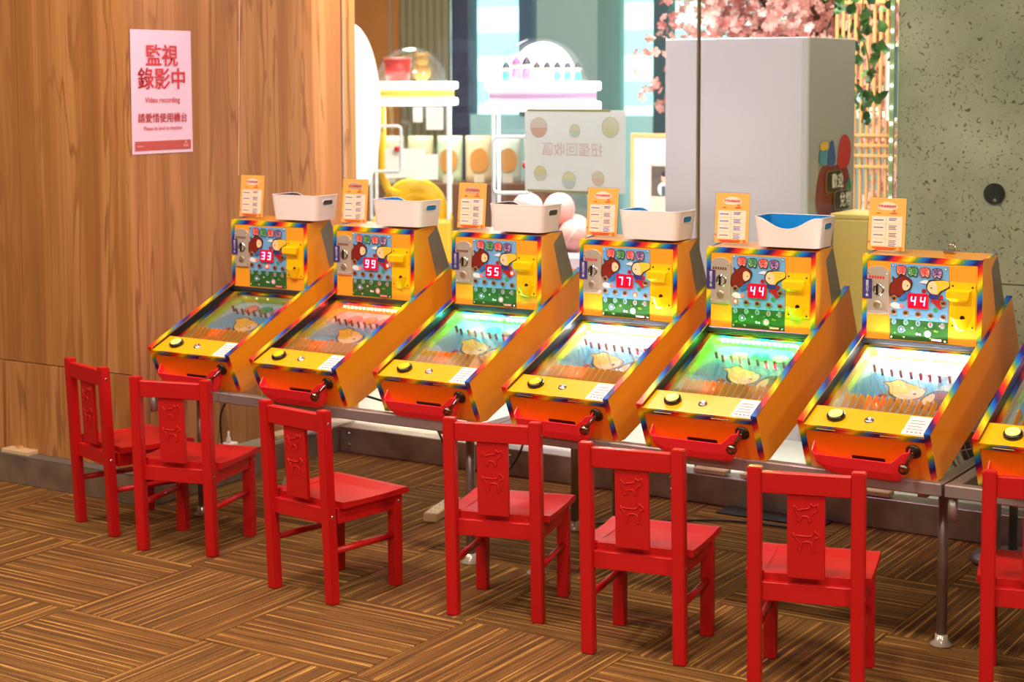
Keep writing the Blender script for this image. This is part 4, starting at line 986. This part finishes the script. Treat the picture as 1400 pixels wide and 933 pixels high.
# stand fan between the last machines
fc = on_y(1388, 590, 1.44)
fan = thing('stand_fan', 'white wire-guard stand fan on the floor behind the machines', 'fan', (fc.x, 1.44, 0), .35)
FW_ = P('fan_wire_pale', (196, 186, 170), .4); FG = P('fan_grey', (90, 88, 84), .4)
link('base', finish(lathe(new_bm(), [(0, 0), (.12, 0), (.124, .008), (.115, .020), (.03, .040), (0, .040)], 28), 'base', FG, True), fan)
link('pole', finish(tube(new_bm(), [(0, 0, .04), (0, 0, fc.z-.05)], .013, 12), 'pole', FG, True), fan)
link('motor', finish(lathe(new_bm(), [(0, -.14), (.045, -.13), (.06, -.08), (.055, -.02), (.03, 0), (0, 0)], 20, Matrix.Translation((0, 0, fc.z)) @ Matrix.Rotation(PI/2, 4, 'X')), 'motor', FG, True), fan)
for dy, nm in ((-.075, 'front_guard'), (-.01, 'rear_guard')):
    bm = new_bm(); R0 = .205
    def gp(r, a): return (r*math.cos(a), dy*(1-(r/R0)**3)-.01*(r/R0), fc.z+r*math.sin(a))
    for r in (.205, .19, .172, .154, .136, .118, .10, .08, .06, .04):
        tube(bm, [gp(r, 2*PI*k/36) for k in range(36)], .0017 if r < .2 else .004, 4, closed=True)
    for k in range(18): tube(bm, [gp(r, 2*PI*k/18) for r in (.035, .08, .12, .16, .205)], .0015, 4)
    link(nm, finish(bm, nm, FW_), fan)
for k in range(4):
    a0 = PI/2*k; bm = new_bm()
    v_ = [(r*math.cos(a0+d), -.035+.012*(1 if d > .3 else -1), fc.z+r*math.sin(a0+d)) for r, d in ((.03, .0), (.10, -.15), (.17, .0), (.175, .55), (.10, .75), (.03, .6))]
    bm.faces.new([bm.verts.new(q) for q in v_]); bmesh.ops.solidify(bm, geom=bm.faces[:], thickness=.002)
    link('blade', finish(bm, 'blade', P('fan_blade', (120, 124, 122), .3)), fan)

# ================================================================== BEYOND THE GLASS
# round white sign
dc = on_y(480, 155, 2.33); tt = math.radians(18.5)
dd = link('round_panel', finish(lathe(new_bm(), [(0, -.008), (.390, -.008), (.395, -.004), (.395, .004), (.390, .008), (0, .008)], 64, Matrix.Rotation(PI/2, 4, 'Y')), 'round_panel', P('white_panel', (236, 230, 226), .5)), None, (dc.x, dc.y, dc.z), (0, 0, tt))
tag(dd, 'large white round panel beyond the end of the wood wall', 'panel')
dstand = link('panel_post', finish(tube(new_bm(), [(0, 0, KH), (0, 0, dc.z-.38)], .02, 12), 'panel_post', ALU, True), None, (dc.x, dc.y, 0)); dstand.parent = dd
dstand.matrix_parent_inverse = Matrix(); dstand.location = (0, 0, -dc.z)

# domed capsule machines
GLOWW = P('glow_white_ring', (255, 255, 255), .4, emit=(255, 250, 240), es=2.6)
CLEAR = thin_glass('dome_clear', (250, 252, 255), .14, const=.05)
def capsule_machine(c, depth, label, band, body_col, rot, yellow):
    sc_ = 1.0
    t = thing('capsule_machine', label, 'capsule machine', (c.x, c.y, KH-.006), rot, 'domed capsule machines')
    z0 = KH-.006
    link('base_cabinet', finish(box((-.22, -.22, 0), (.22, .22, .62), .02, 2), 'base_cabinet', P('cab_'+label[-14:], body_col, .4)), t)
    link('body_shell', finish(box((-.212, -.212, .62), (.212, .212, 1.23), .012, 2), 'body_shell', CLEAR), t)
    for sx in (-1, 1):
        for sy in (-1, 1): link('corner_post', finish(box((sx*.205-.008, sy*.205-.008, .62), (sx*.205+.008, sy*.205+.008, 1.23)), 'corner_post', P('frost_post', (226, 232, 240), .3)), t)
    bs = link('light_band', finish(lathe(new_bm(), [(.0, 1.27), (.235, 1.27), (.235, 1.315), (.0, 1.315)], 40), 'light_band', P('band_'+label[-14:], band, .4), True), t)
    for z in (1.228, 1.315): link('glow_ring', finish(lathe(new_bm(), [(.18, z), (.25, z), (.256, z+.006), (.256, z+.034), (.25, z+.040), (.18, z+.040), (.18, z)], 48), 'glow_ring', GLOWW, True), bs)
    link('dome', finish(lathe(new_bm(), [(.205*math.cos(a), 1.352+.205*math.sin(a)) for a in [PI/2*k/12 for k in range(12)]]+[(0, 1.557)], 40), 'dome', CLEAR, True), t)
    if not yellow: link('inner_backdrop', finish(lathe(new_bm(), [(.0, .0), (.15, .0)]+[(.15*math.cos(a), .15*math.sin(a)) for a in [PI/2*k/8 for k in range(1, 8)]]+[(0, .15)], 28, Matrix.Translation((0, .05, 1.357)) @ Matrix.Diagonal((1, .55, 1.15, 1))), 'inner_backdrop', P('pale_pink_backdrop', (246, 214, 224), .5), True), t)
    # door with a round-cornered frame and red knob
    dr = link('door', finish((lambda bm: (tube(bm, [(u, -.218, v) for u, v in rrect(-.205, .88, -.045, 1.12, .02, 4)], .009, 6, closed=True), bm)[1])(new_bm()), 'door', P('frost_post', (226, 232, 240), .3), True), t)
    link('knob', finish(lathe(new_bm(), [(0, .03), (.012, .03), (.016, .02), (.016, .0)], 14, Matrix.Translation((-.065, -.222, 1.00)) @ Matrix.Rotation(PI/2, 4, 'X')), 'knob', P('knob_red', (200, 30, 40), .3), True), dr)
    li = bpy.data.lights.new('capsule_lamp', 'AREA'); li.energy = 5; li.size = .3; li.color = (1, .96, .9); lo = bpy.data.objects.new('capsule_lamp', li); COL.objects.link(lo); lo.parent = t; lo.location = (0, 0, 1.222)
    li2 = bpy.data.lights.new('dome_lamp', 'AREA'); li2.energy = .8; li2.size = .3; lo2 = bpy.data.objects.new('dome_lamp', li2); COL.objects.link(lo2); lo2.parent = t; lo2.location = (0, 0, 1.3555); lo2.rotation_euler = (PI, 0, 0)
    if yellow:
        ysl = P('slide_yellow', (250, 190, 30), .35)
        link('slide_tube', finish(tube(new_bm(), [(-.15, -.17, 1.22), (-.15, -.17, 1.0), (-.148, -.17, .86), (-.12, -.17, .78), (-.06, -.165, .75)], .022, 12), 'slide_tube', ysl, True), t)
        link('slide_wheel', finish(lathe(new_bm(), [(.05, -.03), (.17, -.03), (.18, 0), (.17, .03), (.05, .03), (.05, -.03)], 32, Matrix.Translation((.02, -.11, .66)) @ Matrix.Rotation(PI/2, 4, 'X')), 'slide_wheel', ysl, True), t)
        for u0, v0, u1, v1, dy_ in ((-.13, .845, .085, 1.0, 0), (.02, .835, .15, .97, .001), (.02, 1.14, .07, 1.22, 0), (.09, 1.10, .18, 1.22, 0)):
            link('paper_notice', finish(box((u0, -.2165-dy_, v0), (u1, -.2145-dy_, v1)), 'paper_notice', P('paper_bright', (248, 244, 240), .6)), t)
    return t
c2 = at_depth(742, 130, 7.5); c1 = at_depth(562, 130, 9.3)
capsule_machine(c2, 7.5, 'clear domed capsule machine with lilac band and pink balls', (196, 160, 200), (220, 200, 215), .52, False)
capsule_machine(c1, 9.3, 'clear domed capsule machine with yellow band and yellow slide', (246, 206, 90), (240, 190, 60), .58, True)
def local_to(c, rot, x, y, z):
    return Vector((c.x+math.cos(rot)*x-math.sin(rot)*y, c.y+math.sin(rot)*x+math.cos(rot)*y, KH-.006+z))
BALLP = P('capsule_pink', (250, 178, 170), .3); BALLW = P('capsule_pale', (252, 222, 214), .3)
bm_ball = finish(sphere(new_bm(), (0, 0, 0), .070, 20, 12), 'capsule_ball', BALLP, True); bm_seam = finish(lathe(new_bm(), [(.0705, -.003), (.0712, 0), (.0705, .003)], 24), 'seam_band', BALLW, True)
k_ = 0
for zz, row in ((.692, [(x_, y_) for x_ in (-.1402, 0, .1402) for y_ in (-.1402, 0, .1402)]), (.793, [(x_, y_) for x_ in (-.0705, .0705) for y_ in (-.0705, .0705)])):
    for x_, y_ in row:
        b = link('capsule_ball', bm_ball, None, local_to(c2, .52, x_, y_, zz), (random.uniform(-1, 1), random.uniform(-1, 1), 0)); link('seam_band', bm_seam, b)
        tag(b, 'pink capsule ball piled inside the lilac banded machine', 'capsule ball', 'pink capsule balls')
# toys in the domes
def toy(c, rot, x, y, z, col, hat, hgt, label, grp):
    t = thing('toy_figure', label, 'toy', local_to(c, rot, x, y, z), rot, grp)
    link('body', finish(lathe(new_bm(), [(0, 0), (hgt*.20, 0), (hgt*.21, hgt*.3), (hgt*.14, hgt*.55), (0, hgt*.58)], 12), 'body', P('toy%d_%d_%d' % col, col, .5), True), t)
    link('head', finish(sphere(new_bm(), (0, 0, hgt*.70), hgt*.20, 12, 8), 'head', P('toy_face', (240, 214, 190), .5), True), t)
    link('hat', finish(lathe(new_bm(), [(hgt*.21, hgt*.76), (hgt*.13, hgt*.95), (0, hgt*1.1)], 12), 'hat', P('toy%d_%d_%d' % hat, hat, .5), True), t)
for k in range(8):
    cols = [((70, 170, 200), (40, 50, 80)), ((240, 130, 180), (230, 80, 150)), ((240, 120, 180), (50, 40, 70)), ((240, 220, 160), (60, 40, 40)), ((230, 160, 180), (30, 40, 60)), ((90, 200, 210), (40, 40, 70)), ((90, 190, 210), (50, 50, 90)), ((80, 190, 190), (40, 60, 60))][k]
    toy(c2, .52, -.154+k*.044, -.07-.045*math.sin(1.1+k*.35), 1.356, cols[0], cols[1], .078+.02*(k in (1, 2)), 'tiny toy figure standing under the dome of the lilac machine', 'toy figures in the lilac dome')
tb = thing('toy_box', 'red toy cup lying under the yellow banded dome', 'toy', local_to(c1, .58, -.07, -.02, 1.356), .58)
link('cup', finish(lathe(new_bm(), [(0, 0), (.06, 0), (.075, .12), (.07, .12), (.056, .006)], 20), 'cup', P('toy_red', (214, 60, 60), .4), True), tb); link('cup_rim', finish(lathe(new_bm(), [(.074, .118), (.078, .122), (.074, .128), (.068, .122), (.074, .118)], 20), 'cup_rim', P('toy_red2', (236, 110, 100), .4), True), tb)
pz = thing('plush_toy', 'tan plush toy sitting under the yellow banded dome', 'toy', local_to(c1, .58, .06, -.04, 1.356), .58)
TAN = P('plush_tan', (190, 146, 84), .9, bump=(80, .5))
link('body', finish(sphere(new_bm(), (0, 0, .05), .05, 14, 10, (1, 1, 1.0)), 'body', TAN, True), pz); link('head', finish(sphere(new_bm(), (0, -.01, .115), .038, 14, 10), 'head', TAN, True), pz)
for s in (-1, 1): link('ear', finish(sphere(new_bm(), (s*.028, 0, .146), .014, 10, 6), 'ear', TAN, True), pz)

# shelf with snack bags between them
sh = at_depth(640, 250, 9.9)
SHB = P('shelf_brown', (96, 58, 40), .6)
sf = thing('display_shelf', 'dark brown display shelf between the capsule machines', 'shelf', (sh.x, sh.y, KH-.006), .55)
zt = sh.z-(KH-.006)
link('shelf_top', finish(box((-.55, -.15, zt-.03), (.55, .25, zt)), 'shelf_top', SHB), sf); link('shelf_front', finish(box((-.55, -.15, 0), (.55, -.12, zt-.03)), 'shelf_front', SHB), sf)
bagc = [(206, 196, 160), (214, 200, 150), (190, 206, 170), (214, 190, 150), (196, 206, 190)]
for k in range(6):
    x_ = -.45+k*.17
    p_ = Vector((sh.x+math.cos(.55)*x_, sh.y+math.sin(.55)*x_, KH-.006+zt)); p_ += Vector((-math.sin(.55), math.cos(.55), 0))*.04
    bg_ = thing('snack_bag', 'printed snack bag with orange picture standing on the dark shelf', 'bag', p_, .55+random.uniform(-.12, .12), 'snack bags on the shelf')
    bm = new_bm(); Wb, Hb = .075, .27; rings = []
    for j in range(7):
        t = j/6; dpt = .035*math.sin(PI*min(1, .15+t*.85))**.6+.002; rings.append([bm.verts.new((Wb*math.cos(a)*(1 if abs(math.cos(a)) < .99 else 1), dpt*math.sin(a)+t*.03, Hb*t)) for a in [2*PI*q/14 for q in range(14)]])
    for a, b in zip(rings, rings[1:]):
        for q in range(14): bm.faces.new([a[q], a[(q+1) % 14], b[(q+1) % 14], b[q]])
    bm.faces.new(rings[0]); bm.faces.new(rings[-1])
    link('pouch', finish(bm, 'pouch', P('bag%d' % (k % 5), bagc[k % 5], .45), True), bg_)
    link('picture', finish(prism(new_bm(), spline([(-.045, .08), (0, .06), (.045, .09), (.05, .16), (.01, .20), (-.045, .17)], 3), XZ, -.040, -.036), 'picture', P('bag_orange', (206, 140, 64), .5)), bg_)
    link('price_tag', finish(box((-.03, -.055, 0), (.03, -.052, .05)), 'price_tag', P('tag_cream', (214, 200, 176), .6)), bg_)

# framed notice board
fb0 = on_y(862, 182, 3.6); fb1 = on_y(950, 300, 3.6)
fb = thing('framed_board', 'white board in a pale wood frame beside the capsule machine', 'board', (fb0.x, 3.6, KH-.006), -.05)
bw = .36; zb_, zt_ = .35, fb0.z-(KH-.006)
link('board', finish(box((.02, .004, zb_+.02), (bw-.02, .012, zt_-.02)), 'board', P('board_white', (244, 238, 232), .5)), fb)
FRM = P('frame_pale_wood', (226, 188, 130), .5)
for a, b in (((0, 0, zb_), (.02, .02, zt_)), ((bw-.02, 0, zb_), (bw, .02, zt_)), ((.02, 0, zt_-.02), (bw-.02, .02, zt_)), ((.02, 0, zb_), (bw-.02, .02, zb_+.02))): link('frame_bar', finish(box(a, b, .002), 'frame_bar', FRM), fb)
zp = zt_-.30
ph = link('photo_print', mk_print([(P('leaflet_beige', (232, 206, 190), .6), rect(.105, zp-.18, .25, zp+.155)), (P('photo_dark', (96, 84, 80), .6), rect(.115, zp, .24, zp+.145)), (P('photo_shirt', (226, 226, 230), .6), ell(.185, zp+.035, .035, .035)), (P('photo_apron', (60, 90, 100), .6), rect(.172, zp+.002, .200, zp+.05)), (P('photo_skin', (220, 176, 150), .6), ell(.19, zp+.09, .02, .026)), (P('photo_hair', (50, 40, 40), .6), ell(.19, zp+.108, .021, .014))], 'photo_print', .0005-.004, fnS, .0002), fb)
for x_ in (.03, bw-.05): link('easel_leg', finish(box((x_, .012, 0), (x_+.02, .03, zb_+.05)), 'easel_leg', FRM), fb)

# coin exchange cabinet
KY0, KY1, KX0, KX1, KT = 2.30, 2.774, .227, .819, 1.616
kz = KH-.006
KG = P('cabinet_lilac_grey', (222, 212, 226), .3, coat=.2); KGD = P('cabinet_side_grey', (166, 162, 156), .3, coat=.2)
kk = thing('exchange_cabinet', 'tall grey coin exchange cabinet behind the glass', 'cabinet', (KX0, KY0, kz), 0)
h_ = KT-kz; wk, dk_ = KX1-KX0, KY1-KY0
link('body', finish(box((.0, .012, 0), (wk-.012, dk_, h_), .003), 'body', KG), kk)
link('front_board', finish(box((.0, .0, 0), (.135, .012, h_), .002), 'front_board', KG), kk); link('front_board', finish(box((.1365, .0, 0), (wk-.022, .012, h_), .002), 'front_board', KG), kk)
link('corner_strip', finish(box((wk-.022, -.003, 0), (wk+.002, .014, h_), .003), 'corner_strip', P('corner_pale', (206, 202, 206), .3)), kk)
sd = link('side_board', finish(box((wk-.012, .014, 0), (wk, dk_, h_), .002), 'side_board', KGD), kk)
fk = lambda u, v, w: (wk+w, u, v)     # side print coordinates: u depth, v height
vz = lambda py: on_x(1140, py, KX1).z-kz
uy = lambda px: on_x(px, 250, KX1).y-KY0
it = []
def blob(c, pts): it.append((P('kp%d_%d_%d' % c, c, .5), spline([(uy(a), vz(b)) for a, b in pts], 3)))
blob((120, 40, 44), [(1118, 290), (1120, 232), (1140, 226), (1158, 232), (1160, 285)])
blob((190, 44, 40), [(1144, 225), (1148, 190), (1156, 186), (1162, 200), (1160, 225), (1152, 232)])
blob((50, 84, 140), [(1131, 225), (1133, 196), (1138, 194), (1141, 222)]); blob((70, 140, 170), [(1119, 220), (1122, 194), (1129, 200), (1128, 222)]); blob((214, 170, 60), [(1120, 204), (1121, 194), (1130, 194), (1130, 203)])
blob((60, 120, 60), [(1154, 262), (1158, 246), (1162, 256), (1160, 270)])
for (a, b, c_, d_) in ((1128, 262, 1148, 234), (1139, 287, 1159, 262)): it += [(P('kp_rim', (150, 130, 60), .5), rrect(uy(a-1), vz(b+1), uy(c_+1), vz(d_-1), .02, 3)), (P('kp_black', (34, 30, 28), .5), rrect(uy(a), vz(b), uy(c_), vz(d_), .02, 3))]
link('side_print', mk_print(it, 'side_print', .0015, fk, .0008), sd)
KT_ = P('kiosk_letters', (226, 222, 206), .5)
for body, px, py in (('歡迎', 1138, 248), ('兌幣', 1149, 275)):
    link('side_lettering', text_mesh(body, .060, KT_, .012), sd, loc=(wk+.022, uy(px), vz(py)), rot=(PI/2, 0, PI/2))

# made-up gold block standing in for the warm glow beside the cabinet
gp_ = thing('glow_block', 'pale gold block added for the warm glow beside the grey cabinet', 'glow stand-in', (.875, 2.42, kz), 0)
GOLD = P('warm_glow_gold', (236, 206, 120), .35, .35)
gz = on_y(1150, 292, 2.42).z-kz
link('glow_block_body', finish(box((0, 0, 0), (.20, .22, gz-.02), .006, 2), 'glow_block_body', GOLD), gp_); link('glow_block_top', finish(box((-.008, -.008, gz-.02), (.208, .228, gz), .004), 'glow_block_top', GOLD), gp_)

# artificial cherry tree
ctx, cty = .15, 4.15
ct = thing('cherry_tree', 'artificial pink cherry blossom tree behind the grey cabinet', 'tree', (ctx, cty, kz))
BARK = P('bark', (92, 62, 46), .9, bump=(30, .6))
bm = new_bm(); tube(bm, [(0, 0, 0), (.03, 0, .6), (-.02, .02, 1.2), (.03, 0, 1.9)], [.07, .06, .05, .03], 10)
random.seed(5); tips = []
for k in range(16):
    a = 2*PI*k/16; z_ = random.uniform(1.1, 1.8); r = random.uniform(.5, 1.15); e = Vector((r*math.cos(a), .30*r*math.sin(a), z_+random.uniform(.1, .8)))
    tube(bm, [(0, 0, z_), (e.x*.5, e.y*.5, z_+(e.z-z_)*.7), e], [.025, .016, .006], 6); tips.append((Vector((0, 0, z_)), e))
link('trunk', finish(bm, 'trunk', BARK, True), ct)
nt = NT('blossom_pink'); gi = nt.n('TexCoord'); nn = nt.n('TexNoise'); nn.inputs['Scale'].default_value = 9; nt.l(gi.outputs['Object'], nn.inputs['Vector'])
nt.l(nt.ramp(nn.outputs['Fac'], [(.35, (226, 140, 140)), (.5, (240, 180, 178)), (.65, (250, 214, 208))]), nt.b.inputs['Base Color']); nt.b.inputs['Roughness'].default_value = .8
BLOS = nt.m
vs, fs = [], []
def blossom(c, s):
    n = Vector((random.gauss(0, 1), random.gauss(0, 1)-.6, random.gauss(0, 1))).normalized(); u = n.orthogonal().normalized(); v = n.cross(u); b0 = len(vs)
    vs.append(c-n*s*.15)
    for k in range(5):
        a = 2*PI*k/5
        for da, rr in ((-.5, .85), (.0, 1.0), (.5, .85)): vs.append(c+(u*math.cos(a+da)+v*math.sin(a+da))*s*rr+n*s*.15)
        fs.append((b0, b0+1+3*k, b0+2+3*k, b0+3+3*k))
for k in range(5200):
    if k % 3:
        a, e = random.choice(tips); c = a.lerp(e, random.uniform(.3, 1.05))+Vector((random.gauss(0, .10), random.gauss(0, .08), random.gauss(0, .11)))
    else: c = Vector((random.uniform(-.85, 1.0), random.uniform(-.3, .3), random.uniform(1.42, 2.3)))
    blossom(c, random.uniform(.020, .034))
for k in range(900): blossom(Vector((random.uniform(.25, .75), random.uniform(-.25, .1), random.uniform(.7, 1.6))), random.uniform(.02, .032))
me = bpy.data.meshes.new('blossoms'); me.from_pydata([tuple(q) for q in vs], [], fs); me.materials.append(BLOS)
link('blossoms', me, ct, kind='stuff')

# wooden lattice with picture
LY = 3.55
la = on_y(1172, 200, LY).x-.10
lt = thing('lattice_screen', 'pale wooden lattice screen beside the concrete wall', 'screen', (la, LY, kz))
SL = P('lattice_wood', (220, 168, 104), .5)
slm = finish(box((-.006, -.008, 0), (.006, .008, 2.6), .001), 'slat', SL)
for k in range(13): link('slat', slm, lt, (k*.029, 0, 0))
hsm = finish(box((-.01, -.014, -.006), (.36, -.008, .006), .001), 'cross_slat', SL)
for py in (-40, 3, 185, 199, 213, 228, 372, 330): link('cross_slat', hsm, lt, (0, 0, on_y(1190, py, LY).z-kz))
fp0 = on_y(1212, 60, LY-.06); fp1 = on_y(1224, 165, LY-.06)
fpic = thing('framed_picture', 'white framed dark picture hung on the lattice by the concrete', 'picture', (fp0.x, LY-.05, fp1.z))
hh = fp0.z-fp1.z
link('picture_print', finish(box((.010, 0, .012), (.25, .006, hh-.012)), 'picture_print', P('picture_teal', (60, 90, 96), .4)), fpic)
for a, b in (((0, -.004, 0), (.012, .012, hh)), ((.012, -.004, 0), (.25, .012, .012)), ((.012, -.004, hh-.012), (.25, .012, hh)), ((.25, -.004, 0), (.262, .012, hh))): link('frame_bar', finish(box(a, b), 'frame_bar', P('frame_white', (232, 228, 220), .4)), fpic)

# hanging vine
VY = 3.0
vn = thing('hanging_vine', 'green ivy vine hanging beside the grey cabinet', 'plant', (on_y(1180, 0, VY).x, VY, 0))
v0 = vn.location
GR = [P('leaf_green%d' % k, c_, .5) for k, c_ in enumerate([(58, 110, 52), (84, 134, 62), (44, 88, 48)])]
pts = [on_y(px, py, VY)-v0 for px, py in ((1184, -60), (1180, 0), (1176, 40), (1186, 75), (1190, 110), (1184, 140), (1178, 168))]
link('stem', finish(tube(new_bm(), pts, .003, 6), 'stem', P('vine_stem', (96, 84, 50), .7), True), vn)
def leafm(m):
    bm = new_bm(); out = [(0, 0), (.5, .35), (.42, .8), (0, 1.25), (-.42, .8), (-.5, .35)]
    c = bm.verts.new((0, .5, .12)); r = [bm.verts.new((a, b, 0)) for a, b in out]
    for k in range(6): bm.faces.new([c, r[k], r[(k+1) % 6]])
    return finish(bm, 'leaf', m)
LM = [leafm(m) for m in GR]
random.seed(21)
for k in range(130):
    t = random.random()**1.7; j = t*(len(pts)-1); a = pts[int(j)].lerp(pts[min(int(j)+1, len(pts)-1)], j-int(j)); sp_ = .075*(1-t)**1.0+.022
    o = link('leaf', random.choice(LM), vn, a+Vector((random.gauss(0, sp_), random.gauss(0, .03), random.gauss(0, .03))), (random.uniform(.6, 2.4), random.uniform(-.8, .8), random.uniform(0, 6.3)))
    s = random.uniform(.030, .048); o.scale = (s, s, s)

# LED string along the concrete edge
ls = thing('led_string', 'vertical string of white lamps along the concrete edge', 'light string', (1.338, 1.775, KH))
link('profile', finish(box((-.010, 0, .72), (.006, .008, 2.88), .001), 'profile', P('profile_green', (170, 186, 140), .3)), ls)
bulb = finish(sphere(new_bm(), (0, 0, 0), .0048, 8, 6), 'bulb', P('bulb_white', (255, 255, 255), .3, emit=(245, 255, 235), es=8), True)
for k in range(22): link('bulb', bulb, ls, (-.002, -.004, .90+k*.062+random.uniform(-.012, .012)))
